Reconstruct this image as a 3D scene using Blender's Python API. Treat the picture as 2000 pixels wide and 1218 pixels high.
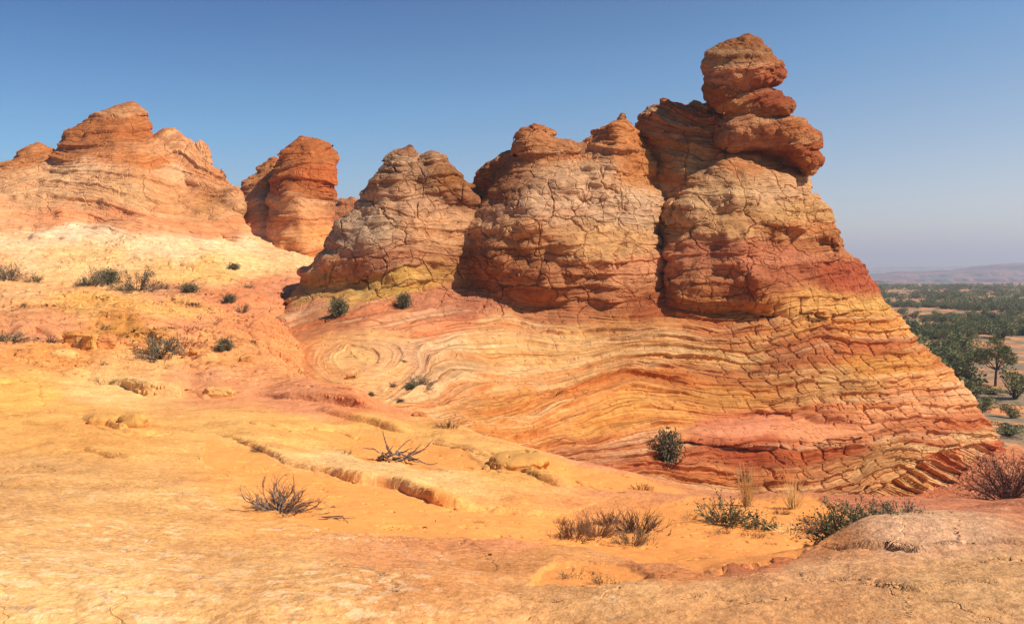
import bpy, math, random
import numpy as np
R = math.radians
for o in list(bpy.data.objects): bpy.data.objects.remove(o)
scene = bpy.context.scene
col = scene.collection
# ------------------------------------------------------------------ camera, sky, sun, exposure
FPX = 1570.0                     # focal length in pixels of the 2000 px wide photograph
PITCH = R(3.06)
cam = bpy.data.cameras.new('camera'); camo = bpy.data.objects.new('camera', cam); col.objects.link(camo)
cam.sensor_width = 36; cam.lens = FPX/2000*36; cam.clip_start = .05; cam.clip_end = 30000
camo.location = (0, 0, 0); camo.rotation_euler = (R(90)-PITCH, 0, 0)
scene.camera = camo
SUN = np.array([.64, -.27, .72]); SUN /= np.linalg.norm(SUN)
EL = math.asin(SUN[2]); AZ = math.atan2(SUN[0], SUN[1])
w = bpy.data.worlds.new('World'); scene.world = w; w.use_nodes = True
nt = w.node_tree; nt.nodes.clear()
sky = nt.nodes.new('ShaderNodeTexSky'); sky.sky_type = 'NISHITA'; sky.sun_disc = False
sky.sun_elevation = EL; sky.sun_rotation = AZ; sky.altitude = 1500; sky.air_density = 1.0; sky.dust_density = .9; sky.ozone_density = 1.5
bg = nt.nodes.new('ShaderNodeBackground'); bg.inputs[1].default_value = .088
ow = nt.nodes.new('ShaderNodeOutputWorld'); 
tc = nt.nodes.new('ShaderNodeTexCoord'); sx = nt.nodes.new('ShaderNodeSeparateXYZ'); nt.links.new(tc.outputs['Generated'], sx.inputs[0])
rp = nt.nodes.new('ShaderNodeValToRGB'); ma = nt.nodes.new('ShaderNodeMath'); ma.operation = 'MULTIPLY_ADD'; ma.inputs[1].default_value = -.13; nt.links.new(sx.outputs[0], ma.inputs[0]); nt.links.new(sx.outputs[2], ma.inputs[2]); nt.links.new(ma.outputs[0], rp.inputs[0]); mu = nt.nodes.new('ShaderNodeMix'); mu.data_type = 'RGBA'; mu.blend_type = 'MULTIPLY'; mu.inputs[0].default_value = 1
rp.color_ramp.elements[0].position = 0; rp.color_ramp.elements[0].color = (1.42, 1.22, 1.10, 1); rp.color_ramp.elements[1].position = .40; rp.color_ramp.elements[1].color = (.0, .40, .82, 1); em = rp.color_ramp.elements.new(.2); em.color = (.52, 1.0, 1.20, 1)
nt.links.new(sky.outputs[0], mu.inputs[6]); nt.links.new(rp.outputs[0], mu.inputs[7]); nt.links.new(mu.outputs[2], bg.inputs[0]); nt.links.new(bg.outputs[0], ow.inputs[0])
sl = bpy.data.lights.new('sun', 'SUN'); sl.energy = 5.0; sl.angle = R(.55); sl.color = (1, .93, .82)
so = bpy.data.objects.new('sun', sl); col.objects.link(so)
from mathutils import Vector
so.rotation_euler = Vector(SUN).to_track_quat('Z', 'Y').to_euler()
scene.render.engine = 'CYCLES'
scene.view_settings.view_transform = 'Standard'; scene.view_settings.look = 'None'
scene.view_settings.exposure = 0.32; scene.view_settings.gamma = 1
scene.cycles.max_bounces = 4; scene.cycles.diffuse_bounces = 2; scene.cycles.glossy_bounces = 1; scene.cycles.transparent_max_bounces = 4; scene.cycles.volume_bounces = 0
# ------------------------------------------------------------------ helpers
CP, SP = math.cos(PITCH), math.sin(PITCH)
def P(u, v, D):
    """point seen at photo pixel (u, v) at the distance D along +Y"""
    u = np.asarray(u, float); v = np.asarray(v, float); D = np.asarray(D, float); u, v, D = np.broadcast_arrays(u, v, D)
    r = (u-1000)/FPX; q = (609-v)/FPX
    yc = CP+q*SP; zc = -SP+q*CP
    return np.stack([r*D/yc, D+0*r, zc*D/yc], -1)
def _h(i, j, k, s):
    n = (i*374761393+j*668265263+k*2147483647*3+s*974634777) & 0xFFFFFFFF
    n = ((n ^ (n >> 13))*1274126177) & 0xFFFFFFFF
    n = ((n ^ (n >> 16))*2246822519) & 0xFFFFFFFF
    return ((n ^ (n >> 15)) & 0xFFFFFF)/float(0xFFFFFF)
def vnoise(p, s=0):
    """value noise, -1..1"""
    p = np.asarray(p, float); f = np.floor(p); t = p-f; t = t*t*t*(t*(t*6-15)+10); i = f.astype(np.int64)
    out = 0
    for a in (0, 1):
        for b in (0, 1):
            for c in (0, 1):
                wt = (t[..., 0] if a else 1-t[..., 0])*(t[..., 1] if b else 1-t[..., 1])*(t[..., 2] if c else 1-t[..., 2])
                out = out+wt*_h(i[..., 0]+a, i[..., 1]+b, i[..., 2]+c, s)
    return out*2-1
def fbm(p, s=0, o=4, g=.5):
    a = 1; r = 0; p = np.asarray(p, float)
    for k in range(o): r = r+a*vnoise(p*2.03**k+k*17.3, s+k); a *= g
    return r
def sstep(a, b, x): t = np.clip((x-a)/(b-a), 0, 1); return t*t*(3-2*t)
def lin(c): c = np.asarray(c, float)/255; return np.where(c <= .04045, c/12.92, ((c+.055)/1.055)**2.4)
def mesh_np(name, V, F, smooth=True):
    V = np.asarray(V, np.float32); F = np.asarray(F, np.int32); k = F.shape[1]
    m = bpy.data.meshes.new(name); m.vertices.add(len(V)); m.vertices.foreach_set('co', V.ravel())
    m.loops.add(F.size); m.loops.foreach_set('vertex_index', F.ravel())
    m.polygons.add(len(F)); m.polygons.foreach_set('loop_start', np.arange(0, F.size, k, dtype=np.int32))
    m.polygons.foreach_set('loop_total', np.full(len(F), k, np.int32))
    m.polygons.foreach_set('use_smooth', np.full(len(F), smooth, bool)); m.update(calc_edges=True); return m
def attr(m, name, A):
    A = np.asarray(A, np.float32)
    if A.ndim == 1: at = m.attributes.new(name, 'FLOAT', 'POINT'); at.data.foreach_set('value', A)
    else:
        if A.shape[1] == 3 and name != 'tint':
            at = m.attributes.new(name, 'FLOAT_VECTOR', 'POINT'); at.data.foreach_set('vector', A.ravel())
        else:
            at = m.attributes.new(name, 'FLOAT_COLOR', 'POINT'); at.data.foreach_set('color', np.c_[A, np.ones(len(A), np.float32)].ravel())
def obj(name, m, mat, parent=None):
    o = bpy.data.objects.new(name, m); col.objects.link(o)
    if m is not None and mat is not None: m.materials.append(mat)
    if parent is not None: o.parent = parent
    return o
def tag(o, label=None, cat=None, group=None, kind=None):
    if label: o['label'] = label
    if cat: o['category'] = cat
    if group: o['group'] = group
    if kind: o['kind'] = kind
    return o
def tps(pts, vals, U, V, lam=1e-3):
    """thin plate spline through scattered values, pixel coordinates"""
    p = np.asarray(pts, float)/500; n = len(p)
    if n < 6:
        c0 = p.mean(0); g, *_ = np.linalg.lstsq(p-c0, np.asarray(vals, float)-np.mean(vals), rcond=None)
        return np.mean(vals)+(np.asarray(U)/500-c0[0])*g[0]+(np.asarray(V)/500-c0[1])*g[1]
    K = lambda r2: .5*r2*np.log(r2+1e-12)
    A = K(((p[:, None]-p[None])**2).sum(-1))+np.eye(n)*lam
    Q = np.c_[np.ones(n), p]; M = np.block([[A, Q], [Q.T, np.zeros((3, 3))]])
    c = np.linalg.solve(M, np.r_[np.asarray(vals, float), 0, 0, 0])
    u = np.asarray(U, float).ravel()/500; v = np.asarray(V, float).ravel()/500
    out = c[n]+c[n+1]*u+c[n+2]*v
    for i in range(n): out += c[i]*K((u-p[i, 0])**2+(v-p[i, 1])**2)
    return out.reshape(np.shape(U))
def pchip(x, y, q):
    x = np.asarray(x, float); y = np.asarray(y, float); h = np.diff(x); d = np.diff(y)/h
    m = np.zeros(len(x)); m[0] = d[0]; m[-1] = d[-1]
    for i in range(1, len(x)-1):
        if d[i-1]*d[i] > 0: m[i] = (h[i-1]+h[i])/(h[i-1]/d[i-1]+h[i]/d[i])*1.0
    i = np.clip(np.searchsorted(x, q)-1, 0, len(x)-2); t = (q-x[i])/h[i]
    return y[i]*(2*t**3-3*t**2+1)+h[i]*m[i]*(t**3-2*t**2+t)+y[i+1]*(-2*t**3+3*t**2)+h[i]*m[i+1]*(t**3-t**2)
def polydist(poly, U, V):
    """signed distance in pixels to a closed outline, positive inside"""
    p = np.asarray(poly, float); q = np.roll(p, -1, 0); d2 = np.full(U.shape, 1e18); ins = np.zeros(U.shape, bool)
    for a, b in zip(p, q):
        e = b-a; wx = U-a[0]; wy = V-a[1]; t = np.clip((wx*e[0]+wy*e[1])/(e@e+1e-9), 0, 1)
        d2 = np.minimum(d2, (wx-e[0]*t)**2+(wy-e[1]*t)**2)
        c = ((a[1] > V) != (b[1] > V)); 
        if abs(e[1]) > 1e-9: ins ^= c & (U < e[0]*(V-a[1])/e[1]+a[0])
    return np.where(ins, 1, -1)*np.sqrt(d2)
def surface_nets(F):
    ins = F < 0; c = np.zeros(tuple(np.array(F.shape)-1), np.int8)
    S = lambda A, a, b, d: A[a:A.shape[0]-1+a, b:A.shape[1]-1+b, d:A.shape[2]-1+d]
    for a in (0, 1):
        for b in (0, 1):
            for d in (0, 1): c += S(ins, a, b, d)
    act = (c > 0) & (c < 8); ijk = np.argwhere(act); idx = np.full(c.shape, -1, np.int32); idx[act] = np.arange(len(ijk))
    cs = [(a, b, d) for a in (0, 1) for b in (0, 1) for d in (0, 1)]
    val = np.stack([F[ijk[:, 0]+a, ijk[:, 1]+b, ijk[:, 2]+d] for a, b, d in cs], 1).astype(float)
    acc = np.zeros((len(ijk), 3)); cnt = np.zeros(len(ijk))
    for i in range(8):
        for j in range(i+1, 8):
            df = np.array(cs[j])-np.array(cs[i])
            if np.abs(df).sum() != 1: continue
            x = (val[:, i] < 0) != (val[:, j] < 0); t = np.clip(val[:, i]/(val[:, i]-val[:, j]+1e-12), 0, 1)
            acc += np.where(x[:, None], np.array(cs[i])+df*t[:, None], 0); cnt += x
    V = ijk+acc/cnt[:, None]; quads = []
    for ax in range(3):
        A = np.moveaxis(ins, ax, 0); I = np.moveaxis(idx, ax, 0)
        s = A[:-1] != A[1:]; s[:, 0, :] = 0; s[:, :, 0] = 0; s[:, -1, :] = 0; s[:, :, -1] = 0
        e = np.argwhere(s); i, j, k = e.T
        q = np.stack([I[i, j-1, k-1], I[i, j, k-1], I[i, j, k], I[i, j-1, k]], 1)
        fl = A[i, j, k] if ax != 1 else ~A[i, j, k]
        q = np.where(fl[:, None], q, q[:, ::-1]); quads.append(q)
    return V, np.concatenate(quads)
# ------------------------------------------------------------------ shader helpers
class NT:
    def __init__(s, name, rough=.9):
        s.m = bpy.data.materials.new(name); s.m.use_nodes = True; s.t = s.m.node_tree; s.t.nodes.clear()
        s.out = s.n('OutputMaterial'); s.b = s.n('BsdfPrincipled'); s.l(s.b.outputs[0], s.out.inputs[0])
        s.b.inputs['Roughness'].default_value = rough; s.b.inputs['Specular IOR Level'].default_value = .2
    def n(s, t, **k):
        x = s.t.nodes.new('ShaderNode'+t)
        for a, b in k.items(): setattr(x, a, b)
        return x
    def l(s, a, b): s.t.links.new(a, b)
    def put(s, i, v):
        if hasattr(v, 'is_linked') or hasattr(v, 'links'): s.l(v, i)
        elif v is not None: i.default_value = v
    def math(s, op, a, b=None, c=None, clamp=False):
        x = s.n('Math', operation=op, use_clamp=clamp)
        for i, v in enumerate((a, b, c)): s.put(x.inputs[i], v)
        return x.outputs[0]
    def attr(s, n, o='Fac'): x = s.n('Attribute'); x.attribute_name = n; return x.outputs[o]
    def vec(s, x, y, z): c = s.n('CombineXYZ'); s.put(c.inputs[0], x); s.put(c.inputs[1], y); s.put(c.inputs[2], z); return c.outputs[0]
    def vmul(s, a, b): x = s.n('VectorMath', operation='MULTIPLY'); s.put(x.inputs[0], a); s.put(x.inputs[1], b); return x.outputs[0]
    def noise(s, vec, scale=1, detail=4, rough=.55, dist=0):
        x = s.n('TexNoise'); s.put(x.inputs['Vector'], vec); x.inputs['Scale'].default_value = scale
        x.inputs['Detail'].default_value = detail; x.inputs['Roughness'].default_value = rough; x.inputs['Distortion'].default_value = dist; return x.outputs[0]
    def vor(s, vec, scale=1, rnd=1, feature='DISTANCE_TO_EDGE'):
        x = s.n('TexVoronoi', feature=feature); s.put(x.inputs['Vector'], vec); x.inputs['Scale'].default_value = scale
        x.inputs['Randomness'].default_value = rnd; return x.outputs
    def rng(s, v, a, b, c=0, d=1, sm=True):
        x = s.n('MapRange'); x.interpolation_type = 'SMOOTHSTEP' if sm else 'LINEAR'; s.put(x.inputs[0], v)
        for i, k in enumerate((a, b, c, d)): x.inputs[i+1].default_value = k
        return x.outputs[0]
    def mix(s, f, a, b, mode='MIX'):
        x = s.n('Mix', data_type='RGBA', blend_type=mode); s.put(x.inputs[0], f); s.put(x.inputs[6], a); s.put(x.inputs[7], b); return x.outputs[2]
    def disp(s, h, scale=1):
        d = s.n('Displacement'); s.put(d.inputs['Height'], h); d.inputs['Midlevel'].default_value = 0; d.inputs['Scale'].default_value = scale
        s.l(d.outputs[0], s.out.inputs['Displacement']); s.m.displacement_method = 'BOTH'
    def bump(s, h, dist=.02, st=1):
        b = s.n('Bump'); s.put(b.inputs['Height'], h); b.inputs['Distance'].default_value = dist; b.inputs['Strength'].default_value = st; s.l(b.outputs[0], s.b.inputs['Normal'])
def rgb(*c): x = lin(c); return (x[0], x[1], x[2], 1)
def plain_mat(name, c1, c2, scale=3, rough=.85, trans=0):
    s = NT(name, rough); g = s.n('NewGeometry').outputs['Position']
    s.l(s.mix(s.rng(s.noise(g, scale, 3), .35, .65), rgb(*c1), rgb(*c2)), s.b.inputs['Base Color']); return s.m
def rock_material(name, unit=1.0):
    """banded cross-bedded sandstone; unit = metres per 26 photo px"""
    s = NT(name, .92); pos = s.n('NewGeometry').outputs['Position']; sp = s.n('SeparateXYZ'); s.l(pos, sp.inputs[0]); x, y, z = sp.outputs
    bed = s.attr('bed'); msk = s.n('SeparateColor'); s.l(s.attr('mask', 'Color'), msk.inputs[0]); wb, wc, wf = msk.outputs
    # wander of the layers
    lat = s.vec(s.math('MULTIPLY', x, .12/unit), s.math('MULTIPLY', y, .12/unit), s.math('MULTIPLY', bed, .012))
    wob = s.math('SUBTRACT', s.noise(lat, .7, 2, .5), .5)
    b1 = s.math('ADD', bed, s.math('MULTIPLY', wob, 50))
    lam = s.vec(s.math('MULTIPLY', x, .12/unit), s.math('MULTIPLY', y, .12/unit), s.math('MULTIPLY', b1, .05))
    n1 = s.noise(lam, 1, 3, .6)
    # coarse ledges: saw profile, sharp below
    a1 = s.math('ADD', s.math('MULTIPLY', b1, 1/30), s.math('MULTIPLY', n1, .9))
    fr1 = s.math('FRACT', a1); f1 = s.math('MULTIPLY', s.math('MULTIPLY', s.math('POWER', fr1, 2.2), s.rng(fr1, 1, .84)), s.rng(s.noise(s.vmul(pos, (.22/unit, .22/unit, .4/unit)), 1, 2), .36, .6, .2, 1))
    b2 = s.math('ADD', b1, s.math('MULTIPLY', s.noise(s.vec(s.math('MULTIPLY', x, .2/unit), s.math('MULTIPLY', y, .2/unit), s.math('MULTIPLY', b1, .06)), 1, 2), 14))
    a2 = s.math('MULTIPLY', b2, 1/9.5); fr2 = s.math('FRACT', a2); f2 = s.math('MULTIPLY', s.math('MULTIPLY', s.math('POWER', fr2, 2), s.rng(fr2, 1, .74)), s.rng(s.noise(s.vec(s.math('MULTIPLY', x, .3/unit), s.math('MULTIPLY', y, .3/unit), s.math('MULTIPLY', s.math('FLOOR', a2), 3.7)), 1, 2), .38, .58, .1, 1))
    f3 = s.math('FRACT', s.math('MULTIPLY', b2, 1/4.1))
    # joints: irregular polygons above, upright joints broken from layer to layer below
    cell = s.attr('cell', 'Vector'); wn = s.n('TexNoise'); s.l(cell, wn.inputs['Vector']); wn.inputs['Scale'].default_value = 1.1; wn.inputs['Detail'].default_value = 5
    wv = s.n('VectorMath', operation='MULTIPLY_ADD'); s.l(wn.outputs['Color'], wv.inputs[0]); wv.inputs[1].default_value = (.62,)*3; s.l(cell, wv.inputs[2])
    e1 = s.vor(wv.outputs[0], .72, .9)[0]; e2 = s.vor(wv.outputs[0], 1.9, .9)[0]
    pv = s.rng(s.noise(cell, .55, 2), .36, .6, .35, 1.25); pil = s.math('ADD', s.math('MULTIPLY', s.rng(e1, 0, .028), pv), s.math('MULTIPLY', s.rng(e1, 0, .35), .30))
    pil2 = s.math('MULTIPLY', s.rng(e2, 0, .045), s.rng(s.noise(cell, .6, 2), .4, .6))
    cs = s.n('SeparateXYZ'); s.l(cell, cs.inputs[0]); cn = s.math('MULTIPLY', s.math('SUBTRACT', s.noise(cell, .5, 3, .6), .5), 1.3)
    lay = s.math('MULTIPLY', s.math('FLOOR', s.math('MULTIPLY', a1, .8)), .53)
    bx = s.math('FRACT', s.math('ADD', s.math('MULTIPLY_ADD', cs.outputs[0], 1.2, lay), cn)); bd = s.math('ABSOLUTE', s.math('SUBTRACT', bx, .5))
    bx2 = s.math('FRACT', s.math('ADD', s.math('MULTIPLY_ADD', cs.outputs[0], 2.3, s.math('MULTIPLY', s.math('FLOOR', a1), .37)), cn)); bd2 = s.math('ABSOLUTE', s.math('SUBTRACT', bx2, .5))
    jn = s.math('ADD', s.rng(bd, 0, .06), s.math('MULTIPLY', s.rng(bd2, 0, .05), s.rng(s.noise(cell, .45, 1), .42, .58, 0, .5)))
    jn = s.math('MULTIPLY_ADD', s.rng(bd, 0, .3), .5, jn)
    rough = s.noise(s.vmul(pos, (1.3/unit, 1.3/unit, 2/unit)), 1, 7, .66)
    pits = s.rng(s.noise(s.vec(s.math('MULTIPLY', x, 3/unit), s.math('MULTIPLY', y, 3/unit), s.math('MULTIPLY', z, 7/unit)), 1, 2), .28, .40)
    h = s.math('MULTIPLY', s.math('MULTIPLY', f1, .50*unit), wb)
    h = s.math('MULTIPLY_ADD', s.math('MULTIPLY', f2, .17*unit), wb, h)
    h = s.math('MULTIPLY_ADD', s.math('MULTIPLY', f3, .03*unit), wb, h)
    h = s.math('MULTIPLY_ADD', s.math('MULTIPLY', pil, .17*unit), wc, h)
    h = s.math('MULTIPLY_ADD', s.math('MULTIPLY', pil2, .10*unit), wc, h)
    h = s.math('MULTIPLY_ADD', s.math('MULTIPLY', jn, .20*unit), s.attr('joint'), h)
    h = s.math('MULTIPLY_ADD', s.math('MULTIPLY', rough, .34*unit), wf, h)
    h = s.math('MULTIPLY_ADD', pits, .06*unit, h); h = s.math('MULTIPLY_ADD', wf, -.14*unit, h); h = s.math('MULTIPLY_ADD', wc, -.20*unit, h); h = s.math('MULTIPLY_ADD', wb, -.05*unit, h)
    s.disp(h)
    # colour: layers of iron-red, ochre and pale sand over the broad colour of each part
    t = s.attr('tint', 'Color'); band = s.noise(s.vec(s.math('MULTIPLY', x, .04/unit), s.math('MULTIPLY', y, .04/unit), s.math('MULTIPLY', b1, .045)), 1, 5, .65)
    c = s.mix(s.math('MULTIPLY', s.rng(band, .53, .59), s.math('MULTIPLY', wb, .65, clamp=True)), t, s.mix(1, t, (.88, .63, .44, 1), 'MULTIPLY'))
    c = s.mix(s.math('MULTIPLY', s.rng(band, .46, .40), s.math('MULTIPLY', wb, .45, clamp=True)), c, s.mix(.6, t, (.80, .58, .30, 1)))
    fine = s.noise(s.vec(s.math('MULTIPLY', x, .15/unit), s.math('MULTIPLY', y, .15/unit), s.math('MULTIPLY', b2, .3)), 1, 2, .5)
    c = s.mix(s.math('MULTIPLY', s.rng(fine, .5, .64), .5), c, s.mix(1, c, (.78, .62, .52, 1), 'MULTIPLY'))
    vn = s.noise(s.vec(s.math('MULTIPLY', x, .1/unit), s.math('MULTIPLY', y, .1/unit), s.math('MULTIPLY', b2, .62)), 1, 1, .5)
    c = s.mix(s.math('MULTIPLY', s.rng(vn, .60, .68), s.math('MULTIPLY', wb, .75)), c, s.mix(1, c, (.50, .36, .28, 1), 'MULTIPLY'))
    c = s.mix(s.math('MULTIPLY', s.rng(vn, .38, .30), .4), c, s.mix(1, c, (1.10, 1.10, 1.10, 1), 'MULTIPLY'))
    sp2 = s.noise(s.vmul(pos, (2.2/unit,)*3), 1, 7, .7)
    c = s.mix(1, c, s.mix(s.rng(sp2, .3, .7, 0, 1, False), (.70, .68, .66, 1), (1.25, 1.25, 1.25, 1)), 'MULTIPLY')
    s.l(c, s.b.inputs['Base Color']); return s.m
# ------------------------------------------------------------------ broad rock colours (as seen, photo px)
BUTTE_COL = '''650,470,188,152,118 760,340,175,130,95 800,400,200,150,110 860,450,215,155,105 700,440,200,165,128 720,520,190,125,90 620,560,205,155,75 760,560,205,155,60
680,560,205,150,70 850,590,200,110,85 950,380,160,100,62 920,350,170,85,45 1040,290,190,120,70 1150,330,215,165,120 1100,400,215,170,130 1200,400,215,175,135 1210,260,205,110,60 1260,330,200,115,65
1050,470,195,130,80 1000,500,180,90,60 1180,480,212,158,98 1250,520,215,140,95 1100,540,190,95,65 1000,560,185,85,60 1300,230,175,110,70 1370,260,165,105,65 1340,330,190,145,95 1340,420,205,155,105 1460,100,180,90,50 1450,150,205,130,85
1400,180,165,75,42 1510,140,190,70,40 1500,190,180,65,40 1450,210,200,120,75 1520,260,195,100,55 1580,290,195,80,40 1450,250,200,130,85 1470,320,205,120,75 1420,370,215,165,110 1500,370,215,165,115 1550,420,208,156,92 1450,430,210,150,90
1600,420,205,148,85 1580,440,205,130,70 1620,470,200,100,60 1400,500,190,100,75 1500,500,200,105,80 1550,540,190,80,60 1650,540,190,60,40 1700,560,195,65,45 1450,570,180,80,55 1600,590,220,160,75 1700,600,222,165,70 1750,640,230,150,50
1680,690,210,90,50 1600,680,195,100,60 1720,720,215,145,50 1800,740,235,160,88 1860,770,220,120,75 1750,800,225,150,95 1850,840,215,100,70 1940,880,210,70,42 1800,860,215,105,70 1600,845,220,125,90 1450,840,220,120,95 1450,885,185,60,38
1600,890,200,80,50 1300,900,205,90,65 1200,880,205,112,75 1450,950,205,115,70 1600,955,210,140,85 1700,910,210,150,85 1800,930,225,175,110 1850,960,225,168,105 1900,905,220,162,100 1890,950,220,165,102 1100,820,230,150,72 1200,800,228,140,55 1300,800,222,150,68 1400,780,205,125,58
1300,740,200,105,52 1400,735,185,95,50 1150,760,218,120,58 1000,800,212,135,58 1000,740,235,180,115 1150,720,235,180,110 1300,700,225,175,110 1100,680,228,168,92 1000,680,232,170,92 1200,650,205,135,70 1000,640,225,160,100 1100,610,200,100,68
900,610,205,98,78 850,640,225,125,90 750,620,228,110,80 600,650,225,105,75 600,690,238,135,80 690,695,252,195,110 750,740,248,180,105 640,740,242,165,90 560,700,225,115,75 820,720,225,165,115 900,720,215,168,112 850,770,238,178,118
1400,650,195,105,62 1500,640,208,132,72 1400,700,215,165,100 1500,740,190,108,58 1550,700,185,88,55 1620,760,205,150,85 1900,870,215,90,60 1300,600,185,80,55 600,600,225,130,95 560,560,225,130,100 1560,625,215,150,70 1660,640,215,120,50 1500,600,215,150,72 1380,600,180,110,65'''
GROUND_COL = '''100,1150,236,185,115 300,1000,238,180,105 100,950,228,172,102 500,1150,236,178,108 150,800,240,175,85 450,860,240,180,92 600,980,250,165,72 800,1000,250,170,78 520,980,250,168,80 850,1090,228,150,95 1100,1090,225,140,85 950,1130,220,135,85
1000,1030,248,165,78 1300,1080,245,155,72 1200,1000,240,155,85 1400,1040,245,158,75 1550,1040,242,155,78 700,930,245,200,130 800,960,245,195,120 900,900,245,180,92 1050,920,240,175,85 1150,900,232,150,110 1250,950,232,150,100 1350,975,220,130,95 1400,985,215,122,92 1700,985,205,110,88
1900,990,205,112,90 650,780,232,128,92 550,750,235,140,100 700,800,232,125,92 300,720,240,175,105 450,720,240,160,92 520,720,232,135,92 200,770,246,198,120 50,775,252,190,75 1400,1170,225,165,108 1900,1150,222,172,118 1800,1050,218,168,132 1600,1120,222,165,115 1200,1190,222,165,105 1500,1100,205,105,75
1300,1140,215,135,80 600,860,245,178,85 750,860,245,178,85 200,600,240,175,80 350,620,240,180,95 100,680,235,155,78 250,660,210,130,58 420,680,235,145,95 450,600,228,130,98 550,560,220,125,100 500,640,230,130,92 30,640,220,135,100 0,560,240,180,120 250,560,242,180,110 200,500,245,198,130
300,475,255,218,168 0,480,255,215,165 150,460,255,215,165 480,520,255,212,140 400,530,245,190,105 100,430,235,150,95 300,430,232,145,90 420,450,230,150,95 520,470,248,198,148 560,500,250,200,140 450,480,255,215,160 200,850,240,170,80 -300,800,240,175,90 -300,1100,215,165,95 2300,1100,200,145,95 2300,970,205,115,90 400,735,228,140,110 600,800,232,135,105 330,560,228,140,112 60,650,225,135,105 1000,1062,232,148,98 470,775,230,135,100 350,640,232,150,105'''
HILL_COL = '''220,260,205,95,50 150,280,195,92,48 60,300,205,115,65 350,280,228,160,105 400,350,222,148,92 330,330,235,175,120 290,320,215,115,60 150,340,235,175,120 100,380,225,165,110 50,360,222,160,105 250,380,225,165,105 350,400,222,145,85 420,400,205,120,68 510,340,200,115,65 490,400,215,155,105
600,300,200,90,45 590,360,185,78,38 630,350,210,80,35 580,420,218,145,90 620,450,228,132,72 560,470,232,140,82 50,430,240,170,115 250,440,235,155,100 400,450,232,150,92 300,480,255,215,165 500,490,248,190,140 680,410,190,120,75 600,500,225,110,60'''
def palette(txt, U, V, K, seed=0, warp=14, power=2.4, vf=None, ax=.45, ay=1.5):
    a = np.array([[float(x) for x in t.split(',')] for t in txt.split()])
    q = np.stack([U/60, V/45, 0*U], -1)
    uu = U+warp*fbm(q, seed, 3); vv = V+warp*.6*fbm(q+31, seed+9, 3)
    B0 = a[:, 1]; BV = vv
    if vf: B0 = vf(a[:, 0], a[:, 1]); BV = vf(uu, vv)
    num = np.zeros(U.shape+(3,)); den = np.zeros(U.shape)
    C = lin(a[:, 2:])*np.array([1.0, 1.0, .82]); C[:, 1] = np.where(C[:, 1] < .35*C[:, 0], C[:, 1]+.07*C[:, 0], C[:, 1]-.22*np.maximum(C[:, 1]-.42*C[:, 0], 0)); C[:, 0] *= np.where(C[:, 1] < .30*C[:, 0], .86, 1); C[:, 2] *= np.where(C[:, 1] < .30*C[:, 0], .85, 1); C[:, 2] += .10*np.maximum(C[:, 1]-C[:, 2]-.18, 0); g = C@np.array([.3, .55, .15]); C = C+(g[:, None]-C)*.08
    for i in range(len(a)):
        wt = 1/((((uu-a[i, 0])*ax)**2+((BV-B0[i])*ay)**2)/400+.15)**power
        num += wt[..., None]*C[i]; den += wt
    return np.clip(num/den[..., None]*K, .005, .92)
# ------------------------------------------------------------------ layering of the butte: level lines in photo px
def lines(spec):
    pts, vals = [], []
    for ln in spec.strip().split('\n'):
        v, rest = ln.split(':'); q = [tuple(map(float, t.split(','))) for t in rest.split()]
        for a, b in zip(q, q[1:]):
            n = max(1, int(math.dist(a, b)/90))
            for k in range(n): pts.append((a[0]+(b[0]-a[0])*k/n, a[1]+(b[1]-a[1])*k/n)); vals.append(float(v))
        pts.append(q[-1]); vals.append(float(v))
    return pts, vals
MAIN_BED = '''
100: 1380,105 1520,95
180: 1380,200 1530,170
240: 1280,215 1420,250 1580,235
330: 760,340 860,335 960,330 1200,320 1400,345 1560,350
410: 680,420 900,430 1200,410 1300,420 1600,420
480: 610,510 800,490 1000,500 1300,490 1640,470
560: 560,640 650,605 750,580 850,560 1050,570 1300,560 1500,550 1700,545
600: 560,665 650,640 800,612 900,600 1150,600 1300,600 1450,605 1600,595 1730,595
640: 860,650 1000,625 1100,638 1250,645 1400,655 1500,645 1620,630 1740,620
690: 880,690 960,700 1080,700 1200,680 1300,670 1400,680 1500,675 1600,650 1770,660
730: 820,770 950,745 1050,740 1150,720 1250,695 1400,705 1500,715 1620,690 1780,690
760: 870,790 960,768 1050,762 1120,745 1200,720 1300,715 1400,735 1500,745 1620,725 1810,715
800: 900,810 1000,805 1080,785 1150,755 1220,735 1300,745 1400,765 1500,775 1640,760 1840,745
840: 950,850 1050,845 1130,820 1190,785 1250,775 1330,785 1420,800 1500,805 1680,795 1870,775
880: 1020,880 1150,862 1250,835 1350,825 1500,828 1700,830 1900,820
920: 1080,892 1200,880 1300,870 1400,872 1550,872 1700,868 1930,860
960: 1180,905 1290,905 1380,905 1480,915 1600,905 1700,885 1940,885
1000: 1250,925 1330,940 1420,950 1520,955 1620,930 1700,905
1040: 1280,950 1350,970 1450,985 1560,985 1660,955 1740,920
'''
GU = np.arange(440, 2101, 8.); GV = np.arange(0, 1101, 8.)
_mp, _mv = lines(MAIN_BED); _gu, _gv = np.meshgrid(GU, GV, indexing='ij'); _MB = tps(_mp, _mv, _gu, _gv, 2e-3)
def bil(G, U, V):
    a = np.clip((U-GU[0])/8, 0, len(GU)-1.001); b = np.clip((V-GV[0])/8, 0, len(GV)-1.001); i = a.astype(int); j = b.astype(int); a = a-i; b = b-j
    return G[i, j]*(1-a)*(1-b)+G[i+1, j]*a*(1-b)+G[i, j+1]*(1-a)*b+G[i+1, j+1]*a*b
BOWL = [(500, 740), (520, 690), (560, 650), (640, 632), (740, 640), (800, 655), (835, 700), (840, 730), (800, 770), (760, 800), (640, 800), (520, 780)]
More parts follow.
